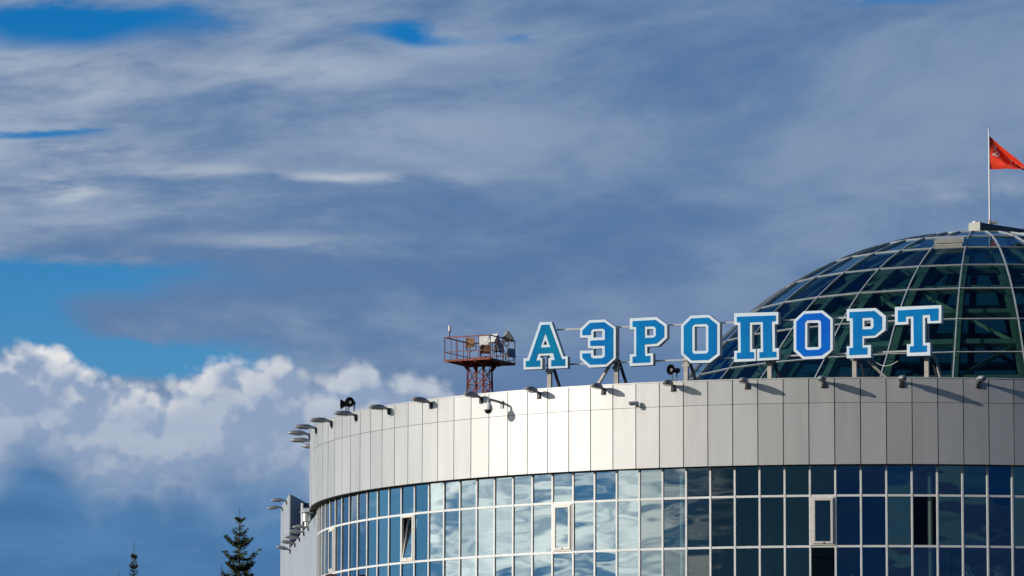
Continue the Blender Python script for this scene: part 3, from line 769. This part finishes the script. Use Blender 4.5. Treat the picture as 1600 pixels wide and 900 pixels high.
# ---------------------------------------------------------------- floodlights along the cladding band
def lamp_model(name='facade_lamp'):
    r = empty(name)
    # local: x out of the wall, z up, origin on the band 0.3 m below its top edge
    b = MB()
    prof = [(.17, .070, .060, .055), (.24, .10, .085, .065), (.34, .145, .120, .075), (.52, .175, .135, .075), (.72, .175, .115, .07), (.86, .14, .08, .06), (.95, .075, .04, .062), (.975, .02, .015, .02)]
    for xx, hw, hi, lo in prof:
        for q in range(16):
            t = 2 * math.pi * q / 16; s_ = math.sin(t); c_ = math.cos(t)
            b.v.append((xx, hw * (abs(c_) ** .8) * (1 if c_ > 0 else -1), .17 + (xx - .17) * .06 + (hi * s_ if s_ > 0 else lo * (abs(s_) ** .5) * -1)))
    for k in range(len(prof) - 1):
        for q in range(16):
            a = k * 16 + q; c = k * 16 + (q + 1) % 16; b.f.append((a, c, c + 16, a + 16)); b.m.append(0)
    b.f.append(tuple(range(15, -1, -1))); b.m.append(0); b.f.append(tuple(range(len(b.v) - 16, len(b.v)))); b.m.append(0)
    b.build('housing', LAMPH, r, True)
    b = MB(); b.box((.58, 0, .109), (.46, .25, .018), 0, (1, 0, .06), (0, 1, 0), (-.06, 0, 1)); b.build('lens', LENS, r)
    b = MB(); b.tube([(.03, 0, .10), (.08, 0, .15), (.19, 0, .165)], .055, 10); b.build('arm', LAMPH, r, True)
    b = MB(); b.box((.03, 0, .05), (.06, .13, .24)); b.box((.012, 0, -.07), (.02, .19, .06)); b.build('bracket', DARKST, r)
    return r
WHERE = {0: 'beyond the right-hand end of the letters', 1: 'below the letter Т', 2: 'below the second letter Р', 3: 'below the letter П', 4: 'under the black horn beside the first letter О',
         5: 'below the letter Э', 6: 'below the letter А', 7: 'above the white dome camera', 8: 'left of the red floodlight tower legs', 9: 'second to the right of the left-hand loudspeaker',
         10: 'just under the left black loudspeaker', 11: 'first left of the left-hand loudspeaker', 12: 'uppermost of three at its left bend', 13: 'middle one of three at its left bend',
         14: 'lowest of three at its left bend', 15: 'lowest and smallest at the left edge of the drum'}
WHERE[8] = 'first to the left of the red floodlight tower legs'; WHERE[9] = 'first to the right of the left black loudspeaker'
WHERE[0] = 'rightmost, past the letter Т'
proto = lamp_model()
for m in range(0, 16):
    k = -1.42 - 3 * m; th = TH0 + k * DTH
    o = proto if m == 0 else copy_tree(proto)
    o.location = cyl(RF + .01, th, ZT - .30); o.rotation_euler = (R(rnd.gauss(0, 1.5)), R(rnd.gauss(0, 2.5)), th - math.pi / 2 + R(rnd.gauss(0, 3)))
    tag(o, 'grey lamp on the cladding band, ' + WHERE.get(m, 'outside the right edge of the photo'), 'lamp', 'lamps along the cladding band')

# horns
def horn(loc, ang, label, tilt=0.0):
    r = empty('horn_loudspeaker', loc, ang)
    tag(r, label, 'loudspeaker', 'horn loudspeakers on the roof edge')
    b = MB(); b.lathe([(0, .205), (-.015, .215), (-.03, .205), (-.10, .15), (-.20, .10), (-.30, .075), (-.31, .105), (-.46, .105), (-.49, .07), (-.49, 0)], (.22, 0, .42), (1, 0, 0), 24); b.build('horn', BLACK, r, True)
    b = MB(); b.lathe([(0, .0), (.03, .03), (.05, .062), (-.10, .05)], (.12, 0, .42), (1, 0, 0), 12); b.build('driver_cap', LENS, r, True)
    b = MB(); b.bar((-.02, -.12, .02), (-.02, -.12, .42), .02, .05); b.bar((-.02, .12, .02), (-.02, .12, .42), .02, .05); b.bar((-.02, -.13, .02), (-.02, .13, .02), .05, .025); b.tube([(-.02, 0, -.35), (-.02, 0, .02)], .02, 8)
    b.build('bracket', DARKST, r)
    return r
th = TH0 + (-13.05 - 1) * DTH
h = horn(cyl(RF - .2, TH0 - 13.45 * DTH, ZT + .05), math.atan2(-.75, -.72), 'black horn loudspeaker beside the post of the first letter О')
h = horn(cyl(RF - .1, TH0 - 32.2 * DTH, ZT + .02), math.atan2(-1, -.35), 'black horn loudspeaker at the left of the roof, facing the viewer')
h2 = horn(cyl(RF - .1, TH0 - 32.35 * DTH, ZT + .02) + Vector((-.18, .25, -.03)), math.atan2(.15, -1), 'black horn loudspeaker turned to the left behind the other one')

# cameras on the band
def wallframe(k, z):
    th = TH0 + k * DTH
    return cyl(RF + .004, th, z), th - math.pi / 2
loc, rz = wallframe(-21.3, 18.40)
r = empty('dome_camera', loc, rz); tag(r, 'white dome security camera hanging from an arm on the cladding', 'camera')
b = MB(); b.box((.02, 0, 0), (.04, .16, .30)); b.build('wall_plate', LAMPH, r)
b = MB(); b.tube([(.03, 0, .06), (.20, 0, .09), (.74, 0, .14), (.82, 0, .11), (.84, 0, .02)], .05, 10); b.build('arm', LAMPH, r, True)
b = MB(); b.lathe([(0.05, .03), (0, .07), (-.05, .11), (-.12, .16), (-.26, .185), (-.28, .185), (-.28, .0)], (.84, 0, 0), n=24); b.build('housing', WHITE, r, True)
b = MB(); b.lathe([(-.282, .155)] + [(-.29 - .155 * math.sin(q * math.pi / 12), .155 * math.cos(q * math.pi / 12)) for q in range(7)], (.84, 0, 0), n=24); b.build('bubble', BLACK, r, True)
loc, rz = wallframe(-14.95, 18.02)
r = empty('bullet_camera', loc, rz); tag(r, 'small white bullet security camera on the cladding below the letters', 'camera')
b = MB(); b.lathe([(0, .05), (.03, .05), (.05, .03)], (0, 0, 0), (1, 0, 0), 14); b.tube([(.04, 0, 0), (.14, 0, -.01), (.20, 0, .03)], .022, 8); b.build('mount', DARKST, r, True)
b = MB(); dr = Vector((.75, -.62, -.12)).normalized(); b.lathe([(-.17, .06), (-.165, .075), (.15, .08), (.17, .072), (.17, 0)], (.24, 0, .06), dr, 16); b.lathe([(-.10, .085), (.21, .09)], (.24, 0, .072), dr, 16); b.build('housing', WHITE, r, True)
b = MB(); b.lathe([(.172, .065), (.176, 0)], (.24, 0, .06), dr, 14); b.build('lens', BLACK, r, True)

# ---------------------------------------------------------------- side wing at the left of the drum
W0 = Vector((-8.46, 197.3, 0)); W1 = Vector((-10.77, 220.0, 0)); W2 = Vector((-11.62, 228.3, 0))
wing = empty('side_wing', (-8, 204, GZ)); tag(wing, 'grey clad side wing with a tall fin wall behind the drum', 'building')
def wpart(b, name, mats, smooth=False):
    o = b.build(name, mats, None, smooth); rel(o, wing); return o
def upz(p, z): return Vector((p.x, p.y, z))
WZ = 15.30
def lerp(a, c, t): return a + (c - a) * t
b = MB(); nW = 20
for i in range(nW):
    a, c = lerp(W0, W1, i / nW + .0003), lerp(W0, W1, (i + 1) / nW - .0003)
    for z0, z1 in ((GZ, 5.0), (5.01, WZ)):
        b.hexa([upz(a, z0), upz(a + Vector((.08, .0, 0)), z0), upz(c + Vector((.08, 0, 0)), z0), upz(c, z0),
                upz(a, z1), upz(a + Vector((.08, .0, 0)), z1), upz(c + Vector((.08, 0, 0)), z1), upz(c, z1)])
wpart(b, 'clad_wall', CLADG)
b = MB(); q0, q1 = W0 + Vector((.05, 0, 0)), W1 + Vector((.05, 0, 0)); r0, r1 = Vector((-4.0, 199.5, 0)), Vector((-4.0, 221, 0))
b.hexa([upz(q0, GZ), upz(r0, GZ), upz(r1, GZ), upz(q1, GZ), upz(q0, WZ - .25), upz(r0, WZ - .25), upz(r1, WZ - .25), upz(q1, WZ - .25)]); wpart(b, 'roof_block', BACK)
# fin: left face runs on from the wall, right face has its shade put into a darker colour
F2 = Vector((-10.28, 224.3, 0)); F3 = Vector((-9.95, 228.0, 0)); FZ = 18.0
b = MB()
for i in range(6):
    a, c = lerp(W1, W2, i / 6 + .002), lerp(W1, W2, (i + 1) / 6 - .002)
    for z0, z1 in ((GZ, 5.0), (5.01, FZ)):
        b.hexa([upz(a, z0), upz(a + Vector((.06, .01, 0)), z0), upz(c + Vector((.06, .0, 0)), z0), upz(c, z0),
                upz(a, z1), upz(a + Vector((.06, .01, 0)), z1), upz(c + Vector((.06, 0, 0)), z1), upz(c, z1)])
wpart(b, 'clad_fin', CLADG)
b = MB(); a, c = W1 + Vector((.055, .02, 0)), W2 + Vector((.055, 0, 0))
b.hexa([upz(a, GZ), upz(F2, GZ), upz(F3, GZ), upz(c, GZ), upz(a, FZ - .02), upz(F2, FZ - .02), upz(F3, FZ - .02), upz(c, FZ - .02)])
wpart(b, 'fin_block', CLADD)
b = MB(); b.box((-9.6, 226.0, 16.9), (1.05, 1.2, 1.75)); b.box((-10.05, 225.0, 17.45), (.5, .6, .95)); b.box((-9.1, 227.2, 16.2), (1.6, 1.5, 2.4)); wpart(b, 'roof_housing', CLADD)
b = MB(); b.tube([(-9.70, 210.0, WZ - .25), (-9.70, 210.0, 16.75)], .06, 8); wpart(b, 'vent_pipe', VENT, True)
# mushroom vent
r = empty('roof_ventilator', (-8.99, 199.0, WZ - .45)); tag(r, 'shiny round roof ventilator with a mushroom cap beside the drum', 'ventilator')
b = MB(); b.lathe([(0, .10), (.22, .10), (.22, .20), (.56, .20), (.56, .12), (.70, .12)], (0, 0, 0), n=20); b.build('drum', VENT, r, True)
b = MB(); b.lathe([(.62, .12), (.60, .30), (.62, .305), (.73, .24), (.80, .12), (.82, 0)], (0, 0, 0), n=24); b.build('cap', VENT, r, True)
# lamps on the wing, seen end to end
wl = [(.27, WZ), (.42, WZ), (.58, WZ), (.75, WZ), (.94, WZ)]
names = ['nearest the drum, by the ventilator', 'second from the ventilator', 'third from the ventilator', 'fourth from the ventilator', 'lowest and farthest from the ventilator']
for (t, z), nm in zip(wl, names):
    o = copy_tree(proto); p = lerp(W0, W1, t); o.location = (p.x - .02, p.y, z - .24); o.rotation_euler = (R(rnd.gauss(0, 2)), R(rnd.gauss(-3, 3)), math.pi + R(12)); o.scale = (.74, .74, .74)
    tag(o, 'grey lamp on the low side wing, ' + nm, 'lamp', 'lamps along the side wing')
for t, dz, nm in ((.28, -.04, 'upper of the two on the tall fin wall'), (.75, -.06, 'lower of the two on the tall fin wall')):
    o = copy_tree(proto); p = lerp(W1, W2, t); o.location = (p.x - .02, p.y, FZ + dz - .22); o.rotation_euler = (0, R(4 if t < .5 else 9), math.pi + R(6)); o.scale = (.8, .8, .8)
    tag(o, 'grey lamp sticking out left, ' + nm, 'lamp', 'lamps on the fin wall')
# a bit of rounded dark red roofing at the foot of the wing
b = MB(); b.lathe([(0, .50), (.18, .46), (.34, .34), (.44, .16), (.47, 0)], (-7.55, 190.2, 11.75), n=24); b.lathe([(-13.45, .42), (0, .42)], (-7.55, 190.2, 11.75), n=24)
o = b.build('round_turret', MAROON, None, True); tag(o, 'dark red rounded cap low down between wing and drum', 'turret')

# ---------------------------------------------------------------- red lattice floodlight tower
tw = empty('floodlight_tower', (-1.66, 235.0, GZ)); tag(tw, 'rusty red lattice tower with a railed square platform behind the roof', 'tower')
def tpart(b, name, mats, smooth=False):
    o = b.build(name, mats, None, smooth); rel(o, tw); return o
TC = Vector((-1.66, 235.0, 0)); PZ, PZR = 26.16, 27.33
c4 = [Vector((-1.82, -.75, 0)), Vector((.55, -1.9, 0)), Vector((1.82, .75, 0)), Vector((-.55, 1.9, 0))]
def tq(v, z, k=1.0): return TC + v * k + Vector((0, 0, z))
b = MB(); b.hexa([tq(v, PZ - .05) for v in c4] + [tq(v, PZ) for v in c4])
for i in range(4): b.bar(tq(c4[i], PZ - .06), tq(c4[(i + 1) % 4], PZ - .04), .07, .10)
for t in (.33, .66):
    b.bar(lerp(tq(c4[0], PZ - .1), tq(c4[1], PZ - .1), t), lerp(tq(c4[3], PZ - .1), tq(c4[2], PZ - .1), t), .08, .1)
tpart(b, 'platform', RED)
b = MB()
for i in range(4):
    a, c = c4[i], c4[(i + 1) % 4]
    b.bar(tq(a, PZR), tq(c, PZR), .055, .055); b.bar(tq(a, PZ + .40), tq(c, PZ + .40), .03, .03)
    for t in (0, .25, .5, .75): b.bar(lerp(tq(a, PZ), tq(c, PZ), t), lerp(tq(a, PZR), tq(c, PZR), t), .035 if t else .05)
tpart(b, 'railing', RED)
k_ = .335
for i in range(4):
    b = MB(); b.bar(tq(c4[i], GZ, k_ * 2.2), tq(c4[i], PZ - .1, k_), .10, .10)
    b.hexa([tq(c4[i], PZ - .55, k_) + Vector((dx, dy, 0)) for dx, dy in ((-.03, -.03), (.03, -.03), (.03, .03), (-.03, .03))] + [tq(c4[i], PZ - .07, k_ + .12) + Vector((dx, dy, 0)) for dx, dy in ((-.16, -.1), (.16, -.1), (.16, .1), (-.16, .1))])
    tpart(b, 'leg', RED)
b = MB()
def legp(i, z):
    t = (z - GZ) / (PZ - .1 - GZ); return tq(c4[i], z, k_ * (2.2 + (1 - 2.2) * t))
z = PZ - .35
while z > 2:
    for i in range(4):
        z2 = z - .85
        b.bar(legp(i, z), legp((i + 1) % 4, z2), .035); b.bar(legp((i + 1) % 4, z), legp(i, z2), .035)
        b.bar(legp(i, z2), legp((i + 1) % 4, z2), .035)
    z -= .85
for sx in (-.16, .16): b.bar(tq(Vector((.35 + sx, -.2, 0)), 10), tq(Vector((.35 + sx, -.2, 0)), PZ), .04)
z = PZ - .2
while z > 10: b.bar(tq(Vector((.19, -.2, 0)), z), tq(Vector((.51, -.2, 0)), z), .022); z -= .28
tpart(b, 'bracing', RED)
def flood(px, z, dy, size, mats, rz, tilt, label, nm='floodlight'):
    r = empty(nm, (px, 235 + dy, z), rz); size *= 1.15
    tag(r, label, 'floodlight', 'floodlights on the tower platform')
    a = R(tilt); ux = Vector((math.cos(a), 0, math.sin(a))); uz = Vector((-math.sin(a), 0, math.cos(a))); w = size
    b = MB()
    def Q(x, y, zz): return ux * x + Vector((0, y, 0)) + uz * zz
    b.hexa([Q(-.02, -w * .30, -w * .30), Q(-.02, w * .30, -w * .30), Q(.20, w * .5, -w * .5), Q(.20, -w * .5, -w * .5), Q(-.02, -w * .30, w * .30), Q(-.02, w * .30, w * .30), Q(.20, w * .5, w * .5), Q(.20, -w * .5, w * .5)])
    b.box(Q(-.09, 0, 0), (.16, w * .5, w * .5), 0, ux, (0, 1, 0), uz)
    for q in (-.3, 0, .3): b.box(Q(-.10, q * w * .6, 0), (.18, .015, w * .56), 0, ux, (0, 1, 0), uz)
    b.box(Q(.215, 0, 0), (.03, w * 1.04, w * 1.04), 0, ux, (0, 1, 0), uz)
    b.build('housing', mats, r)
    b = MB(); b.box(Q(.234, 0, 0), (.006, w * .92, w * .92), 0, ux, (0, 1, 0), uz); b.build('lens', mats if mats in (RUST, FLOODW) else LENS, r)
    b = MB()
    for s in (-1, 1): b.bar((.02, s * w * .56, 0), (.02, s * w * .56, -w * .72), .02, .05)
    b.bar((.02, -w * .57, -w * .72), (.02, w * .57, -w * .72), .05, .02); b.bar((.02, 0, -w * .72), (.02, 0, -w * .95), .05)
    b.build('yoke', DARKST, r)
    return r
fxs = [((736 - 750) / 30.2 - 1.66, 27.28, 1.5, .42, RUST, R(-110), 5, 'square rust-brown floodlight on the upper rail, left of the white ones'),
       ((758.5 - 750) / 30.2 - 1.66, 27.35, 1.3, .44, FLOODW, R(-112), 8, 'square white floodlight on the upper rail, facing the viewer'),
       ((775 - 750) / 30.2 - 1.66, 27.38, .9, .44, FLOODW, R(-140), 30, 'tilted white floodlight on the upper rail, right of the square white one'),
       ((791.5 - 750) / 30.2 - 1.66, 27.45, .4, .46, LAMPH, R(20), 38, 'grey floodlight on the upper rail at the right, tilted to the sky'),
       ((758.5 - 750) / 30.2 - 1.66, 26.62, -1.3, .40, RUST, R(-85), 4, 'small rust-brown floodlight low on the platform'),
       ((777 - 750) / 30.2 - 1.66, 26.86, .2, .44, DARKST, R(-35), 20, 'dark floodlight low on the platform between brown and grey ones'),
       ((796 - 750) / 30.2 - 1.66, 26.62, .6, .40, LAMPH, R(-50), 12, 'grey floodlight low at the right corner of the platform')]
for a in fxs: flood(*a)
r = empty('obstruction_light', tq(c4[0], PZR) + Vector((.25, -.06, 0))); tag(r, 'small cream warning light on a short post at the platform corner', 'warning light')
b = MB(); b.tube([(0, 0, -.05), (0, 0, .33)], .03, 8); b.build('post', DARKST, r, True)
b = MB(); b.lathe([(.30, .05), (.33, .085), (.36, .085), (.42, .075), (.55, .08), (.62, .05), (.64, 0)], (0, 0, 0), n=16); b.build('globe', PVC, r, True)

# ---------------------------------------------------------------- plants on the sill inside the glazing
def sill(k, d=.55): return cyl(RG - d, PH0 + k * DTH, 11.02)
b = MB(); ringband(b, RG - .35, 10.98, RG - .85, 10.98); ringband(b, RG - .35, 10.98, RG - .35, 10.90); part(b, 'interior_sill', FLOORM)
pots = [(-11.35, .20, 'fourth from the right on the window sill'), (-10.3, .15, 'between two others'), (-9.2, .17, ''), (-7.5, .14, ''), (-6.4, .18, ''), (-14.6, .16, ''), (-13.8, .12, ''), (-12.7, .15, '')]
PN = ['wide pale plant pot inside the glass left of the black pane, second bay', 'small pale plant pot inside the glass in the bay before the black pane', 'pale plant pot just left of the black lower pane', 'small pot with a green top seen through the black lower pane',
      'pale plant pot just right of the black lower pane', 'leftmost pale plant pot behind the glass, left of the pale green column', 'small pale plant pot touching the pale green column', 'pale plant pot right of the pale green column']
for (k, h, _), lb in zip(pots, PN):
    r = empty('plant_pot', sill(k)); tag(r, lb, 'plant pot', 'plant pots on the inner sill')
    b = MB(); b.lathe([(0, .10), (h, .14), (h + .03, .15), (h + .03, .12), (h - .02, .11), (h - .02, 0)], (0, 0, 0), n=18); b.build('pot', TERRA, r, True)
    b = MB()
    for q in range(9):
        a = rnd.uniform(0, 6.28); l = rnd.uniform(.06, .16); p = Vector((0, 0, h - .02)); d = Vector((math.cos(a) * .5, math.sin(a) * .5, 1)).normalized()
        s_ = d.cross(Vector((0, 0, 1))).normalized() * .025
        b.poly([p - s_ * .5, p + s_ * .5, p + d * l * .6 + s_, p + d * l, p + d * l * .6 - s_])
    b.build('leaves', LEAF, r)
for k, lb in ((-1.55, 'spiky houseplant behind the lower glass, left of a mullion'), (-.45, 'spiky houseplant behind the lower glass, right of a mullion')):
    r = empty('houseplant', sill(k, .5)); tag(r, lb, 'houseplant', 'spiky plants on the inner sill')
    b = MB(); b.lathe([(0, .10), (.14, .13), (.16, .11), (.12, 0)], (0, 0, 0), n=16); b.build('pot', TERRA, r, True)
    b = MB()
    for q in range(20):
        a = rnd.uniform(0, 6.28); x0 = rnd.uniform(-.3, .3); sp_ = rnd.uniform(.1, .5); l = rnd.uniform(.35, .62)
        p = Vector((x0 * .4, 0, .12)); pts = [p + Vector((x0 * t + math.cos(a) * sp_ * t * t, math.sin(a) * sp_ * .4 * t * t, l * (t * 1.6 - .6 * t * t))) for t in (0, .35, .7, 1)]
        b.tube(pts, [.014, .018, .014, .004], 4)
    b.build('leaves', LEAF, r)

# ---------------------------------------------------------------- spruces
def spruce(seed, H, spread=1.0, leader=.38):
    rg = random.Random(seed); tr = MB(); nd = MB()
    wob = [rg.uniform(-.05, .05) for _ in range(4)]
    def axis(z): t = z / H; return Vector((wob[0] * math.sin(t * 5 + wob[2] * 40), wob[1] * math.sin(t * 4 + 1), z))
    tr.tube([axis(H * t) for t in (0, .2, .4, .6, .75, .85, .92, .96, .985, 1)], [.005 + .0105 * H * (1 - t) ** 1.0 for t in (0, .2, .4, .6, .75, .85, .92, .96, .985, 1)], 8)
    def tuft(p, d, l, w):
        """a twig's needles: short blades standing all round it"""
        d = d.normalized(); u = d.cross(Vector((rg.uniform(-1, 1), rg.uniform(-1, 1), rg.uniform(-1, 1))))
        if u.length < 1e-3: return
        u.normalize(); v = d.cross(u)
        n = max(8, int(l / .011))
        for q in range(n):
            t = (q + rg.random()) / n; a = rg.uniform(0, 6.283); o = (u * math.cos(a) + v * math.sin(a))
            b0 = p + d * l * t; tip = b0 + (o * .9 + d * .75).normalized() * w * rg.uniform(.7, 1.2)
            sidev = d * .014
            nd.poly([b0 - sidev, b0 + sidev, tip])
    z = H - leader; depth = 0
    tuft(axis(H - leader), Vector((0, 0, 1)), leader * .85, .022)
    while z > H * .30:
        down = H - z
        L = spread * (.03 + .30 * down * (1 - .030 * down))
        nb = rg.randint(6, 9) if down < 3 else rg.randint(7, 9)
        a0 = rg.uniform(0, 6.28)
        whorl = rg.choice((.72, .9, 1.05, 1.25))
        for q in range(nb):
            a = a0 + 6.283 * q / nb + rg.uniform(-.3, .3); l = L * whorl * rg.uniform(.65, 1.1)
            lift = .60 - .50 * min(1, down / 1.7)
            if down > 3.2: lift = .15 - .04 * (down - 3.2)
            p = axis(z + rg.uniform(-.03, .03)); pts = [p]; out = Vector((math.cos(a), math.sin(a), 0)); ns = 5
            for s in range(1, ns + 1):
                t = s / ns; pts.append(p + out * l * t + Vector((0, 0, l * (lift * t - .28 * min(1, down / 2.0) * math.sin(math.pi * min(t * 1.05, 1)) * .8 + .24 * t * t))))
            tr.tube(pts, [.012 + .006 * l - (.010 + .004 * l) * s / ns for s in range(ns + 1)], 5, cap=False)
            for s in range(ns):
                d = pts[s + 1] - pts[s]
                if s > 0 or l < .4: tuft(pts[s], d, d.length * 1.05, .062)
                nt_ = 3 if l > .3 else 1
                if l > .22:
                    for sd in (-1, 1):
                        for r_ in range(nt_):
                            t = rg.random(); side = (out.cross(Vector((0, 0, 1))) * sd + out * rg.uniform(.5, 1.0) + Vector((0, 0, rg.uniform(-.35, .25)))).normalized()
                            tl = l * rg.uniform(.16, .34) * (1.05 - .55 * (s / ns)); b0 = lerp(pts[s], pts[s + 1], t)
                            tuft(b0, side, tl, .062)
                            if down > 1.6: tuft(b0 + side * tl * .5, (side + out + Vector((0, 0, rg.uniform(-.4, .1)))).normalized(), tl * .6, .062)
        # small shoots between whorls
        for q in range(20 if down < 4 else 5):
            a = rg.uniform(0, 6.28); zz = z - rg.uniform(.02, .36); o_ = Vector((math.cos(a), math.sin(a), rg.uniform(.1, .5)))
            tuft(axis(zz), o_, min(.5, L * rg.uniform(.30, .60) + .05), .062)
        z -= rg.uniform(.26, .40) if down < 5 else rg.uniform(.42, .6)
    return tr, nd
def tree(x, y, ztop, seed, label, spread=1.0, leader=.38):
    H = ztop - GZ
    r = empty('spruce_tree', (x, y, GZ)); tag(r, label, 'spruce', 'young spruces at the left')
    tr, nd = spruce(seed, H, spread, leader)
    tr.build('trunk', BARK, r, True); nd.build('crown', NEED, r, 'keep')
    return r
tree(-7.79, 130, 10.26, 11, 'taller bushy young spruce in the middle, left of the side wing', 1.12, .42)
tree(-11.64, 140, 10.03, 5, 'thin sparse spruce top farther left, with a long bare leader', .62, .55)
tree(-8.62, 135, 8.95, 23, 'spruce of which only the bare tip shows left of the taller bushy one', .7, .5)
tree(-11.55, 133, 8.62, 31, 'spruce of which only the tip shows beside the thin one', .7, .4)
tree(-47.0, 235.0, 17.6, 41, 'tall spruce outside the frame, mirrored in the drum glazing at the left', 1.9, .9)
